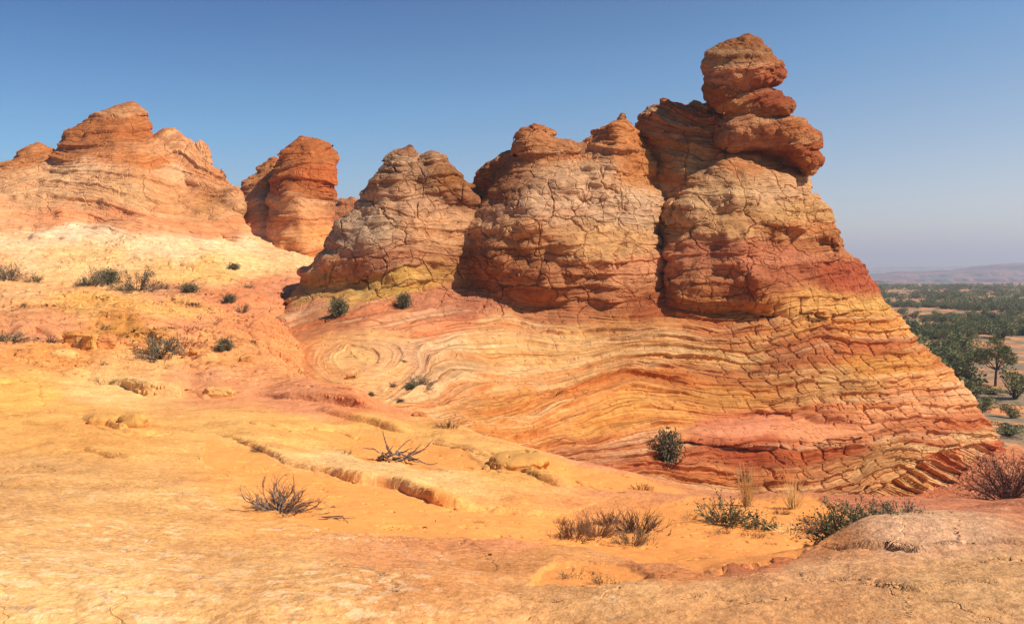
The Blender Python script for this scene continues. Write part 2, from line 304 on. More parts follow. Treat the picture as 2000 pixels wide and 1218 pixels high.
RIBS = [(1600, 1010), (1690, 962), (1770, 915), (1830, 885), (1905, 868), (1990, 915), (1960, 1010), (1800, 1020)]
def bedfield(U, V):
    b = bil(_MB, U, V)
    rr = np.hypot((U-690)/1.6, (V-697)*1.15); ang = np.arctan2(V-697, U-690)
    sw = 722-rr*1.0+5*np.sin(ang*3+rr/30)+2.5*np.sin(ang*5-rr/22)
    ib = polydist(BOWL, U, V); w1 = sstep(-6, 46, ib)
    b = b*(1-w1)+sw*w1
    rb = polydist(RIBS, U, V); rib = 1000+((V-900)*math.cos(R(27))-(U-1700)*math.sin(R(27)))*1.9
    b = np.where(rb > 0, rib, b)
    return b, ib, rb
# ------------------------------------------------------------------ inflated outlines merged into one rock body
def build_lobes(name, lobes, du, y0, y1, dy, matl, pal, K, bedfn, maskfn, subsurf=1, sm=1.3, crag=10, unit=1.0, seed=3, cellsz=(1.9, 44, 2.4), parent=None, crf=lambda u, v: .28+0*u, grow=2.5):
    us = [p[0] for L in lobes for p in L['poly']]; vs = [p[1] for L in lobes for p in L['poly']]
    gu = np.arange(min(us)-20, max(us)+20, du); gv = np.arange(min(vs)-20, max(vs)+20, du); ys = np.arange(y0, y1, dy)
    U, V = np.meshgrid(gu, gv, indexing='ij'); F = None
    q = np.stack([U/46, V/30, 0*U], -1)
    wu = U+crag*fbm(q, seed, 4, .55); wv = V+crag*.6*fbm(q+50, seed+5, 4, .55)
    for i, L in enumerate(lobes):
        rg = L.get('crag', 1); lu = U+(wu-U)*rg; lv = V+(wv-V)*rg
        d = polydist(L['poly'], lu, lv)+grow
        dc = np.array(L['D'], float)
        Dc = np.full(U.shape, dc[0, 2]) if len(dc) == 1 else tps(dc[:, :2], dc[:, 2], U, V, L.get('lam', 1e-2))
        dm = d*Dc/FPX; t = np.clip(dm/L['R'], 0, 1)
        pr = np.where(d > 0, np.sqrt(np.maximum(1-(1-t)**2, 0)), dm/L['R']*2.5)
        lump = L.get('lump', .8)*fbm(np.stack([U/95, V/70, 0*U+i*7.], -1), seed+20+i, 4, .5)*np.clip(t*1.5, 0, 1)
        front = (Dc-L['B']*pr-lump).astype(np.float32); back = (Dc+L.get('Bb', L['B'])*pr).astype(np.float32)
        f = np.maximum(front[:, :, None]-ys[None, None].astype(np.float32), ys[None, None].astype(np.float32)-back[:, :, None])
        if F is None: F = f
        else:
            k = L.get('k', sm); h = np.clip(k-np.abs(F-f), 0, None)/k; F = np.minimum(F, f)-h*h*k*.25
    Vn, Q = surface_nets(F)
    vu = gu[0]+Vn[:, 0]*du; vv = gv[0]+Vn[:, 1]*du; vy = ys[0]+Vn[:, 2]*dy
    # one light smoothing pass of the net
    for _ in range(2):
        for A in (vu, vv, vy):
            s = np.zeros(len(A)); c = np.zeros(len(A))
            for a in range(4): np.add.at(s, Q[:, a], A[Q[:, (a+1) % 4]]+A[Q[:, (a+3) % 4]]); np.add.at(c, Q[:, a], 2)
            A += .5*(s/np.maximum(c, 1)-A)*(c > 0)
    if subsurf:   # one midpoint subdivision, then smoothing
        n = len(vu); E = np.sort(np.concatenate([Q[:, [a, (a+1) % 4]] for a in range(4)]), 1).astype(np.int64); key, inv = np.unique(E[:, 0]*n+E[:, 1], return_inverse=True)
        inv = inv.reshape(4, -1).T; ne = len(key); e0, e1 = key//n, key % n; nf = len(Q)
        vu, vv, vy = [np.concatenate([A, .5*(A[e0]+A[e1]), A[Q].mean(1)]) for A in (vu, vv, vy)]
        c = n+ne+np.arange(nf); Q = np.concatenate([np.stack([Q[:, a], n+inv[:, a], c, n+inv[:, a-1]], 1) for a in range(4)])
        for A in (vu, vv, vy):
            s = np.zeros(len(A)); k_ = np.zeros(len(A))
            for a in range(4): s += np.bincount(Q[:, a], A[Q[:, (a+1) % 4]]+A[Q[:, (a+3) % 4]], len(A)); k_ += 2*np.bincount(Q[:, a], minlength=len(A))
            A += .5*(s/np.maximum(k_, 1)-A)
    X = P(vu, vv, vy)
    m = mesh_np(name, X, Q)
    b, *rest = bedfn(vu, vv)
    nr = np.empty(len(m.vertices)*3, np.float32); m.vertex_normals.foreach_get('vector', nr); nr = nr.reshape(-1, 3); Y = X/unit
    ca = crf(vu, vv)
    rd = .5+.8*fbm(Y*np.array([.28, .28, .5]), seed+40, 4, .5)
    X = X+nr*((rd-.5)*ca*unit)[:, None]
    m.vertices.foreach_set('co', X.astype(np.float32).ravel()); m.update()
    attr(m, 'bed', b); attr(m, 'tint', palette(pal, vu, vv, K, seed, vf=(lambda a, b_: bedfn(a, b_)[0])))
    mk = maskfn(vu, vv, *rest); attr(m, 'mask', mk[:, :3]); attr(m, 'joint', mk[:, 3] if mk.shape[1] > 3 else 0*vu)
    attr(m, 'cell', np.stack([(X[:, 0]+.6*np.clip(X[:, 2]+3, -99, 0))/(cellsz[0]*unit), b/cellsz[1], X[:, 1]/(cellsz[2]*unit)], -1))
    o = obj(name, m, matl, parent)
    return o
def empty(name, loc=(0, 0, 0), rz=0, s=1):
    o = bpy.data.objects.new(name, None); col.objects.link(o); o.location = loc; o.rotation_euler = (0, 0, rz); o.scale = (s, s, s); o.empty_display_size = .3; return o
MR = rock_material('banded_sandstone', 1.0)
MH = rock_material('hill_sandstone', 1.7)
SKIRT = dict(poly=[(470, 760), (480, 700), (540, 630), (585, 560), (640, 500), (900, 500), (1300, 520), (1500, 470), (1640, 470), (1648, 495), (1692, 532), (1722, 590), (1760, 648), (1800, 690), (1832, 722), (1868, 762), (1886, 792), (1925, 835), (1950, 880), (1960, 915), (1950, 1090), (1300, 1090), (900, 1000), (600, 880)],
    D=[(560, 600, 56), (640, 520, 58), (500, 720, 40), (560, 700, 45), (640, 640, 50), (640, 770, 35), (690, 695, 43.5), (800, 790, 34), (800, 690, 43), (850, 620, 52), (1000, 880, 34), (1000, 760, 44), (1000, 640, 52.5), (1000, 520, 58), (1300, 540, 58), (1300, 640, 53), (1300, 740, 50), (1300, 850, 45), (1300, 960, 42), (1150, 760, 47), (1150, 860, 41),
       (1500, 560, 59), (1500, 700, 54), (1500, 860, 49), (1600, 980, 45), (1800, 900, 52), (1950, 890, 60), (1800, 760, 58), (1750, 640, 61), (1640, 490, 63), (1400, 1050, 41), (1850, 980, 53)],
    R=3.2, B=3.0, Bb=8, lump=.35, crag=.45, lam=3e-2)
LOBES = [SKIRT,
 dict(poly=[(590, 620), (600, 530), (640, 490), (655, 440), (690, 405), (712, 380), (740, 345), (765, 318), (784, 300), (796, 297), (815, 320), (848, 304), (870, 316), (895, 350), (920, 368), (945, 385), (985, 440), (1010, 560), (980, 700), (720, 700), (600, 660)], D=[(640, 520, 57), (800, 330, 60), (940, 420, 60), (800, 560, 57.5), (800, 700, 62), (650, 690, 62)], R=6, B=6, Bb=6),
 dict(poly=[(800, 322), (850, 310), (880, 325), (905, 360), (930, 400), (880, 420), (830, 400), (790, 380)], D=[(850, 350, 57)], R=2, B=2.2, lump=.5),
 dict(poly=[(718, 395), (740, 350), (788, 308), (812, 330), (806, 380), (780, 410), (740, 425)], D=[(770, 360, 56.5)], R=2, B=2, lump=.5),
 dict(poly=[(918, 372), (935, 335), (965, 310), (985, 298), (1010, 300), (1040, 340), (1000, 420), (940, 440)], D=[(960, 360, 61)], R=3, B=3),
 dict(poly=[(890, 620), (905, 520), (915, 430), (950, 370), (985, 320), (1022, 282), (1028, 258), (1050, 260), (1075, 270), (1100, 274), (1130, 289), (1150, 278), (1182, 252), (1206, 229), (1222, 240), (1240, 268), (1262, 305), (1275, 350), (1293, 400), (1304, 470), (1306, 580), (1310, 720), (900, 720)], D=[(950, 500, 57), (1050, 280, 61), (1210, 250, 61), (1300, 480, 59), (1100, 560, 57.5), (1100, 720, 62), (900, 720, 62), (1300, 720, 62)], R=6, B=6.5, Bb=7),
 dict(poly=[(1012, 292), (1026, 262), (1040, 250), (1052, 262), (1078, 268), (1104, 276), (1130, 292), (1120, 320), (1060, 340), (1000, 330)], D=[(1070, 300, 57)], R=1.6, B=1.8, lump=.5),
 dict(poly=[(940, 600), (930, 520), (950, 450), (1010, 430), (1070, 460), (1100, 520), (1080, 590), (1010, 610)], D=[(1000, 440, 54.5), (1000, 590, 53.2)], R=3.2, B=2.4, lump=1),
 dict(poly=[(1085, 590), (1100, 520), (1150, 500), (1210, 520), (1240, 570), (1200, 610), (1120, 615)], D=[(1150, 500, 54.5), (1150, 600, 53)], R=2.6, B=2.2, lump=.9),
 dict(poly=[(1150, 420), (1200, 330), (1260, 340), (1290, 420), (1300, 560), (1240, 600), (1170, 540)], D=[(1220, 350, 57), (1230, 560, 55)], R=4, B=2.6, lump=.6),
 dict(poly=[(700, 590), (710, 530), (750, 490), (800, 500), (830, 550), (800, 590)], D=[(760, 500, 54), (760, 590, 53)], R=2.4, B=2, lump=.7),
 dict(poly=[(1238, 262), (1258, 226), (1285, 210), (1320, 206), (1380, 209), (1415, 216), (1440, 250), (1450, 330), (1420, 420), (1340, 560), (1285, 560), (1275, 400), (1262, 300)], D=[(1300, 230, 62.5), (1300, 540, 59.8)], R=4, B=4, Bb=5),
 dict(poly=[(1240, 258), (1262, 222), (1295, 208), (1350, 208), (1415, 218), (1425, 260), (1400, 300), (1330, 300), (1270, 285)], D=[(1330, 250, 61)], R=2.4, B=2.2, lump=.6),
 dict(poly=[(1296, 560), (1298, 470), (1305, 400), (1345, 348), (1400, 308), (1450, 290), (1490, 288), (1528, 308), (1568, 340), (1586, 372), (1610, 410), (1618, 440), (1640, 458), (1645, 492), (1690, 530), (1720, 600), (1700, 720), (1320, 720)], D=[(1320, 520, 58), (1460, 300, 60.5), (1640, 480, 62), (1500, 560, 58), (1500, 720, 63), (1700, 700, 64), (1330, 720, 63)], R=6.5, B=6, Bb=6, k=.4),
 dict(poly=[(1300, 600), (1308, 500), (1345, 455), (1420, 440), (1500, 470), (1530, 540), (1500, 590), (1400, 610)], D=[(1400, 460, 55), (1400, 600, 53.2)], R=3.4, B=2.4, lump=.8, k=.4),
 dict(poly=[(1430, 440), (1425, 390), (1450, 340), (1520, 330), (1560, 380), (1560, 440), (1500, 470)], D=[(1490, 350, 56.5), (1490, 450, 55)], R=2.6, B=2, lump=.5),
 dict(poly=[(1560, 400), (1600, 405), (1620, 440), (1642, 462), (1640, 490), (1590, 480), (1555, 450)], D=[(1600, 440, 59)], R=1.8, B=2.2, lump=.9),
 dict(poly=[(1240, 856), (1330, 842), (1420, 828), (1480, 819), (1560, 823), (1640, 838), (1705, 850), (1660, 858), (1600, 863), (1520, 872), (1440, 868), (1370, 858), (1300, 857)], D=[(1250, 850, 43), (1480, 830, 46.0), (1480, 868, 44.2), (1700, 850, 50)], R=.5, B=1.3, Bb=3, lump=.1, k=.15, crag=.4),
]
KNOB = [dict(poly=[(1412, 240), (1430, 222), (1470, 226), (1530, 230), (1562, 240), (1585, 268), (1591, 298), (1600, 315), (1590, 340), (1577, 346), (1555, 325), (1520, 305), (1480, 296), (1430, 302), (1412, 285)], D=[(1500, 270, 59)], R=2.2, B=2.8, lump=.4),
 dict(poly=[(1520, 250), (1560, 242), (1585, 270), (1590, 300), (1600, 315), (1588, 340), (1560, 325), (1530, 300)], D=[(1560, 290, 58)], R=1.4, B=2, lump=.6)]
HEAD = [dict(poly=[(1380, 150), (1384, 125), (1400, 103), (1430, 88), (1458, 80), (1484, 82), (1500, 100), (1512, 122), (1520, 148), (1500, 170), (1478, 178), (1440, 190), (1415, 205), (1392, 195), (1384, 178)], D=[(1450, 140, 58.5)], R=2.2, B=2.4, lump=.3),
 dict(poly=[(1390, 192), (1430, 182), (1478, 172), (1505, 172), (1528, 188), (1538, 205), (1536, 220), (1500, 227), (1450, 228), (1420, 218), (1400, 205)], D=[(1460, 200, 58.3)], R=1.2, B=1.8, lump=.3, k=.2)]
def butte_crag(U, V): return .06+.20*sstep(600, 540, V)+.12*sstep(340, 280, V)
def butte_mask(U, V, ib, rb):
    n = fbm(np.stack([U/90, V/60, 0*U], -1), 77, 3)
    low = sstep(560, 640, V+20*n)                       # thin bedding below, blocks above
    right = sstep(1380, 1560, U+60*n)
    wb = .42+.6*low; wc = (1-low); jt = low*(.15+.85*right)
    wf = .5*(1-low)+.10
    bw = sstep(-10, 10, ib); wb = wb*(1-.78*bw); jt = jt*(1-bw)*sstep(820, 980, U); wf = wf*(1-.7*bw)
    r = rb > 0; wb = np.where(r, 1.5, wb); jt = np.where(r, .1, jt)
    top = sstep(345, 280, V+20*n); wf = wf+.3*top; wb = wb+.7*top; wc = wc*(1-.5*top)
    pol = sstep(-5, 5, polydist([(1260, 850), (1400, 826), (1480, 815), (1600, 825), (1710, 848), (1600, 860), (1480, 866), (1380, 856)], U, V)); wb = wb*(1-.85*pol); jt = jt*(1-.9*pol)
    return np.clip(np.stack([wb, wc, wf, jt], -1), 0, 2)
def knob_mask(U, V, ib, rb): return butte_mask(U, V, ib, rb)*np.array([.5, 1.0, 1.5, 0])
butte = empty('sandstone_butte', tuple(P(1300, 900, 58)))
tag(butte, 'large cross-bedded sandstone butte with rounded blocky lobes and a swirling banded red and ochre skirt', 'butte')
bo = []
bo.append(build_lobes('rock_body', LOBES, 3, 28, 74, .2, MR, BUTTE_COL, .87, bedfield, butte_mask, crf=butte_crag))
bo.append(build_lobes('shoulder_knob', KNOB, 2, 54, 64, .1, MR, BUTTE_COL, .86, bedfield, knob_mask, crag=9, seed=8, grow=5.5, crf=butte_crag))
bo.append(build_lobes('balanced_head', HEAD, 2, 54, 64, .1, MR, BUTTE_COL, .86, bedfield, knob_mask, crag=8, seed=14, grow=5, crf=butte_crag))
def adopt(o, p):
    o.parent = p; o.matrix_parent_inverse = p.matrix_world.inverted()
bpy.context.view_layer.update()
for o in bo: adopt(o, butte)
bo[1]['label'] = 'overhanging rust red knob on the shoulder'; bo[2]['label'] = 'rust brown boulder head perched on top'
# ------------------------------------------------------------------ hills on the left
HILL_BED = '''
250: 0,250 120,255 300,250 420,300 620,260
300: 0,330 120,300 220,285 300,290 360,260 420,330 520,320 640,300
350: 0,350 100,340 200,335 300,350 400,360 480,380 560,360 650,360
400: 0,385 100,375 200,385 300,420 380,430 450,430 560,420 650,430
450: 0,430 100,430 200,440 300,460 400,480 500,480 600,480 660,470
500: 0,475 100,475 200,480 300,490 400,510 500,530 600,540
'''
_hp, _hv = lines(HILL_BED)
def hillbed(U, V): return (tps(_hp, _hv, U, V, 5e-3),)
def hill_mask(U, V):
    n = fbm(np.stack([U/70, V/50, 0*U], -1), 97, 3); top = sstep(470, 380, V+30*n)
    return np.stack([.33+.30*top, .05+.38*top, .2+.5*top, 0*top], -1)
HILLS = [('small_dome', 'small rust coloured sandstone dome at the far left end of the skyline', [dict(poly=[(-60, 400), (-30, 330), (22, 312), (30, 300), (60, 291), (95, 294), (112, 306), (125, 330), (130, 400)], D=[(50, 340, 108)], R=5, B=7)]),
 ('sandstone_dome', 'broad twin-topped sandstone dome rising highest on the left skyline', [dict(poly=[(112, 306), (118, 290), (130, 262), (155, 248), (178, 236), (185, 222), (205, 217), (222, 211), (255, 210), (268, 222), (285, 245), (300, 268), (320, 290), (360, 350), (380, 420), (360, 500), (100, 500), (60, 400)], D=[(230, 260, 106), (230, 500, 86)], R=11, B=8),
   dict(poly=[(290, 300), (308, 266), (330, 256), (352, 258), (378, 278), (412, 308), (432, 335), (457, 365), (464, 395), (470, 430), (510, 480), (540, 540), (300, 540), (270, 400)], D=[(350, 280, 105), (285, 400, 100), (285, 540, 88), (450, 460, 89), (450, 540, 80), (370, 400, 96)], R=9, B=5),
   dict(poly=[(-120, 440), (-60, 365), (0, 332), (60, 322), (120, 312), (170, 318), (220, 345), (280, 380), (400, 430), (440, 500), (300, 520), (-100, 520)], D=[(0, 340, 101), (200, 360, 96), (100, 490, 75.5), (400, 490, 78), (0, 420, 87), (300, 430, 85)], R=4, B=3, lump=1.6, crag=1.4),
   dict(poly=[(260, 440), (300, 390), (380, 390), (440, 420), (480, 460), (490, 500), (400, 490)], D=[(300, 400, 95), (450, 480, 86)], R=3, B=3, lump=1.5, crag=1.3)]),
 ('sandstone_pinnacle', 'dark rust pinnacle with a hooded top casting shadow on the slope left of it', [dict(poly=[(520, 500), (535, 430), (540, 385), (542, 330), (560, 302), (575, 280), (590, 268), (606, 269), (625, 277), (640, 295), (652, 318), (656, 345), (652, 390), (655, 430), (668, 480), (660, 530), (560, 520)], D=[(600, 300, 98), (600, 480, 90)], R=5, B=5, Bb=5, lump=1.4),
   dict(poly=[(545, 380), (545, 335), (560, 305), (600, 285), (645, 320), (655, 350), (648, 380), (600, 388)], D=[(600, 330, 94)], R=3, B=3, lump=1.2), dict(poly=[(548, 440), (560, 395), (580, 372), (605, 390), (615, 430), (600, 460), (560, 462)], D=[(580, 410, 90)], R=2.5, B=2.5)]),
 ('sandstone_knoll', 'rounded orange knoll leaning against the left side of the dark pinnacle', [dict(poly=[(462, 390), (472, 365), (490, 340), (510, 322), (530, 313), (548, 318), (555, 350), (570, 420), (600, 500), (560, 520), (470, 490), (455, 430)], D=[(510, 340, 104), (510, 480, 94)], R=5, B=5)]),
 ('distant_dome', 'tiny brown dome peeking through the gap between pinnacle and butte', [dict(poly=[(640, 460), (652, 410), (672, 396), (700, 395), (730, 420), (740, 470)], D=[(690, 420, 125)], R=4, B=4)])]
for nm, lab, lb in HILLS:
    o = build_lobes(nm, lb, 3, 68, 130, .4, MH, HILL_COL+' '+' '.join(t for t in GROUND_COL.split() if float(t.split(',')[1]) < 560), .92, hillbed, hill_mask, unit=1.7, crag=9, seed=31, sm=3.5, cellsz=(1.5, 34, 2))
    tag(o, lab, 'rock formation')
# ------------------------------------------------------------------ foreground terrain
COLS = {
 -900: [(3.4, 1218), (4.4, 1100), (5.2, 1050), (6.5, 1000), (8.5, 930), (11, 860), (17, 762), (24, 680), (33, 625), (43, 570), (54, 520), (68, 470), (84, 420), (104, 360), (125, 440)],
 -300: [(3.5, 1218), (4.6, 1100), (5.5, 1050), (6.8, 1000), (9, 930), (12, 860), (18, 762), (25, 690), (33, 640), (43, 585), (54, 535), (68, 485), (84, 430), (104, 360), (125, 440)],
 0: [(3.6, 1218), (4.8, 1100), (5.8, 1050), (7.2, 1000), (9.5, 930), (13, 860), (20, 762), (26, 705), (33, 665), (43, 605), (54, 552), (68, 498), (84, 430), (104, 345), (125, 440)],
 250: [(3.6, 1218), (5, 1100), (6.2, 1050), (7.8, 1000), (10.3, 930), (14.5, 850), (22, 768), (27, 715), (34, 675), (44, 615), (54, 568), (68, 500), (84, 430), (104, 350), (125, 440)],
 500: [(3.7, 1218), (5.3, 1100), (6.6, 1050), (8.5, 1000), (11.8, 930), (16.5, 855), (22.5, 792), (28, 733), (33, 695), (40, 650), (50, 605), (64, 545), (80, 490), (100, 440), (125, 520)],
 650: [(3.8, 1218), (5.5, 1100), (6.8, 1055), (8.8, 1000), (12.3, 935), (17, 868), (21.5, 806), (24.5, 776), (28, 800), (34, 800), (44, 720), (56, 620), (70, 550), (95, 500), (125, 520)],
 800: [(3.9, 1218), (5.6, 1100), (7, 1055), (9, 1000), (12.8, 930), (16, 880), (19, 835), (21.5, 808), (24.5, 850), (32, 880), (44, 780), (54, 700), (64, 680), (85, 640), (125, 600)],
 1000: [(4.0, 1218), (4.6, 1172), (6.2, 1095), (8.5, 1030), (11.5, 960), (13.5, 915), (15, 888), (16.5, 870), (19.5, 930), (30, 950), (44, 870), (54, 800), (64, 760), (85, 700), (125, 650)],
 1200: [(3.9, 1218), (4.9, 1150), (6.1, 1118), (8.3, 1060), (10.5, 1005), (12, 968), (13.6, 933), (15, 916), (18, 1000), (30, 1020), (44, 960), (54, 900), (64, 840), (85, 800), (125, 720)],
 1400: [(3.8, 1218), (5.1, 1116), (6.6, 1095), (8.4, 1060), (10.2, 1010), (11.5, 992), (12.6, 980), (13.5, 972), (17, 1060), (30, 1060), (44, 1000), (54, 930), (64, 870), (85, 820), (125, 740)],
 1600: [(3.7, 1218), (5.4, 1076), (6.6, 1100), (8.3, 1072), (10, 1030), (11, 1005), (12, 992), (13, 983), (17, 1090), (30, 1060), (44, 1000), (54, 930), (64, 885), (85, 830), (125, 745)],
 1800: [(3.6, 1218), (5.8, 1026), (7.2, 1060), (8.8, 1040), (10, 1015), (11, 1000), (12, 990), (13, 980), (17, 1080), (30, 1050), (44, 985), (54, 915), (64, 875), (85, 825), (125, 745)],
 2000: [(3.5, 1218), (6.1, 1002), (7.4, 1030), (9, 1018), (10, 1003), (11, 994), (12, 985), (13, 976), (17, 1080), (30, 1040), (44, 965), (54, 900), (64, 872), (85, 825), (125, 745)],
 2300: [(3.4, 1218), (6.3, 985), (7.5, 1015), (9, 1005), (10, 992), (11, 984), (12, 975), (13, 966), (17, 1070), (30, 1020), (44, 950), (54, 900), (64, 875), (85, 825), (125, 745)],
 2900: [(3.4, 1218), (6.3, 970), (7.5, 1010), (9, 1005), (10, 992), (11, 984), (12, 975), (13, 966), (17, 1070), (30, 1020), (44, 950), (54, 900), (64, 875), (85, 825), (125, 745)]}
cu = sorted(COLS); K0 = 2
tabD = np.array([[.8, 1.6]+[p[0] for p in COLS[c]] for c in cu]); tabV = np.array([[525+FPX*1.52/.8, 525+FPX*1.56/1.6]+[p[1] for p in COLS[c]] for c in cu])
def col_at(us):
    D = np.stack([pchip(cu, tabD[:, k], us) for k in range(tabD.shape[1])], 1); Vv = np.stack([pchip(cu, tabV[:, k], us) for k in range(tabV.shape[1])], 1); return D, Vv
# ledges: level lines whose far side stands higher; (height m, fade px, points)
LEDGES = [(0.0715, 60, [(75, 893), (110, 886), (170, 886), (210, 894), (260, 909), (310, 919), (392, 936)]),
 (0.0825, 55, [(400, 864), (460, 881), (500, 897), (560, 932), (620, 946), (700, 955), (790, 966), (850, 985), (980, 1003)]),
 (.26, 60, [(180, 748), (240, 756), (290, 768), (350, 776), (365, 762)]), (.2, 60, [(375, 770), (400, 784), (440, 782), (480, 792), (520, 796), (600, 800), (680, 803), (750, 808)]),
 (0.088, 22, [(168, 822), (200, 826), (240, 838), (285, 834)]), (0.055, 20, [(245, 850), (275, 858), (310, 853)]), (0.066, 45, [(0, 826), (60, 832), (88, 838)]),
 (0.099, 35, [(945, 893), (975, 903), (1020, 925), (1060, 940), (1110, 952)]), (0.066, 30, [(850, 868), (900, 880), (960, 905)]), (0.033, 40, [(980, 1000), (1100, 1010), (1180, 985)]),
 (0.0495, 60, [(1600, 1078), (1660, 1076), (1740, 1074), (1800, 1088), (1880, 1078), (2000, 1084), (2200, 1080)]), (0.0275, 40, [(1380, 1128), (1460, 1118), (1560, 1098)]),
 (0.0275, 50, [(1660, 1150), (1800, 1175), (1900, 1160), (2000, 1172)]), (0.248, 30, [(28, 655), (70, 648), (120, 660)]), (0.385, 26, [(120, 668), (180, 684), (260, 690), (330, 700), (352, 700)]),
 (0.193, 26, [(255, 657), (300, 668), (350, 690)]), (0.165, 20, [(380, 700), (430, 706), (500, 716)]), (0.193, 20, [(420, 660), (470, 672), (510, 695)]), (0.22, 24, [(100, 586), (200, 584), (300, 590), (420, 600)]),
 (0.165, 22, [(0, 612), (100, 618), (200, 626), (330, 640)]), (0.275, 16, [(230, 532), (300, 536), (350, 540)]), (0.193, 14, [(330, 590), (380, 604), (430, 620)]), (0.165, 16, [(0, 590), (60, 596), (110, 600)]), (0.165, 16, [(440, 592), (500, 590), (560, 580)]),
 (0.022, 18, [(640, 1048), (760, 1060), (900, 1075)]), (0.099, 22, [(620, 820), (720, 832), (800, 850)]), (0.044, 20, [(700, 905), (780, 915), (860, 930), (900, 945)])]
SANDS = [[(395, 880), (500, 905), (560, 940), (640, 955), (800, 975), (900, 1000), (1000, 1010), (1180, 1020), (1260, 1000), (1350, 990), (1500, 985), (1600, 990), (1620, 1010), (1640, 1060), (1590, 1080), (1480, 1110), (1380, 1130), (1280, 1120), (1150, 1085), (1000, 1065), (760, 1058), (620, 1050), (540, 1015), (470, 970), (400, 930)],
 [(1020, 1175), (1080, 1120), (1200, 1125), (1280, 1150), (1180, 1170)], [(620, 860), (900, 880), (960, 930), (700, 920)], [(1060, 890), (1240, 935), (1350, 975), (1200, 965), (1080, 940)]]
us = np.arange(-500, 2501, 3.2); _l = np.linspace(math.log(.8), math.log(125), 4000); _w = np.cumsum(np.where((_l > math.log(3)) & (_l < math.log(40)), 2.6, 1.0)); rs = np.exp(np.interp(np.linspace(_w[0], _w[-1], 1450), _w, _l))
cD, cV = col_at(us)
TV = np.empty((len(us), len(rs))); lr = np.log(rs)
for i in range(len(us)): TV[i] = pchip(np.log(cD[i]), cV[i], lr)
TU = np.repeat(us[:, None], len(rs), 1); TD = np.repeat(rs[None], len(us), 0)
# soften the kinks where table rows meet
for _ in range(40): TV[:, 1:-1] = .5*TV[:, 1:-1]+.25*(TV[:, 2:]+TV[:, :-2])
X = P(TU, TV, TD); Vb = TV.copy()
q = np.stack([TU/30, Vb/14, 0*TU], -1); rag = fbm(q, 5, 4, .55); rag2 = fbm(np.stack([TU/120, Vb/90, 0*TU], -1), 8, 2, .4)
sand = np.full(TU.shape, -1e9)
for s_ in SANDS: sand = np.maximum(sand, polydist(s_, TU+10*rag, Vb+5*rag))
sand = sstep(-5, 5, sand)*(TD > 4.2)*(TD < 19)
z = X[..., 2]
amp = np.clip(TD*.010, .02, .6)
z += amp*fbm(np.stack([X[..., 0]/(TD*.22+1), X[..., 1]/(TD*.22+1)*.9, TD*0], -1), 11, 3, .45)*sstep(1.5, 4, TD)
z += .035*fbm(X/.9, 15, 4, .5)*sstep(60, 20, TD)+.4*fbm(X/7, 19, 4)*sstep(20, 40, TD)
step = np.zeros_like(z)
for h, fade, pts in LEDGES:
    px = [p[0] for p in pts]; py = [p[1] for p in pts]; lv = np.interp(TU, px, py); ends = sstep(px[0]-10, px[0]+.18*(px[-1]-px[0]), TU)*sstep(px[-1]+10, px[-1]-.18*(px[-1]-px[0]), TU)
    kq = TU/(15+9*vnoise(np.stack([TU/90, 0*TU, 0*TU], -1), 5)); kb = np.floor(kq).astype(np.int64); kr = _h(kb, kb*0, kb*0, int(px[0]) % 97); dl = lv+rag2*7-Vb
    h *= 1.5 if h > .08 and h < .35 else 1
    step += h*ends*sstep(-1.5, 1.5, dl)*np.exp(-np.clip(dl, 0, None)/fade)*(TD < 75)*(.7+.5*np.clip(rag2, -1, 1))
z += step
# long thin joints cut into the slabs: (depth m at 10 m, points)
JOINTS = [[(161, 818), (190, 842), (224, 860), (290, 866), (336, 862)], [(0, 748), (40, 744), (73, 752), (80, 775), (84, 797)], [(130, 727), (175, 741)], [(360, 671), (416, 661), (450, 640), (490, 608)], [(902, 917), (950, 922), (995, 930)], [(820, 990), (880, 1001), (930, 1004), (980, 999)],
 [(392, 895), (391, 935), (445, 941)], [(890, 1058), (925, 1078), (950, 1100), (972, 1137)], [(840, 872), (900, 884), (950, 897)], [(1122, 940), (1160, 955), (1215, 972)], [(1852, 1028), (1872, 1045), (1868, 1062), (1875, 1077)], [(1685, 1150), (1730, 1156), (1760, 1167), (1775, 1195), (1777, 1230)],
 [(1330, 1192), (1400, 1178), (1460, 1196), (1540, 1188)], [(1560, 1130), (1600, 1150), (1660, 1142), (1690, 1152)], [(1000, 1196), (1040, 1208), (1100, 1204)], [(180, 1086), (260, 1080), (330, 1092)], [(0, 925), (60, 915), (110, 930)], [(480, 850), (560, 866), (640, 858), (700, 872)], [(540, 700), (575, 735), (640, 770)], [(455, 640), (500, 668), (530, 700)],
 [(300, 716), (350, 708), (400, 722), (470, 728)], [(560, 775), (640, 790), (720, 800)], [(70, 600), (140, 612), (220, 608)], [(60, 505), (150, 512), (260, 500), (380, 520)], [(420, 545), (480, 552), (560, 540)], [(0, 575), (90, 570), (200, 578), (300, 572)], [(1900, 1120), (1950, 1105), (2010, 1110)], [(620, 1130), (700, 1140), (760, 1165), (780, 1200)]]
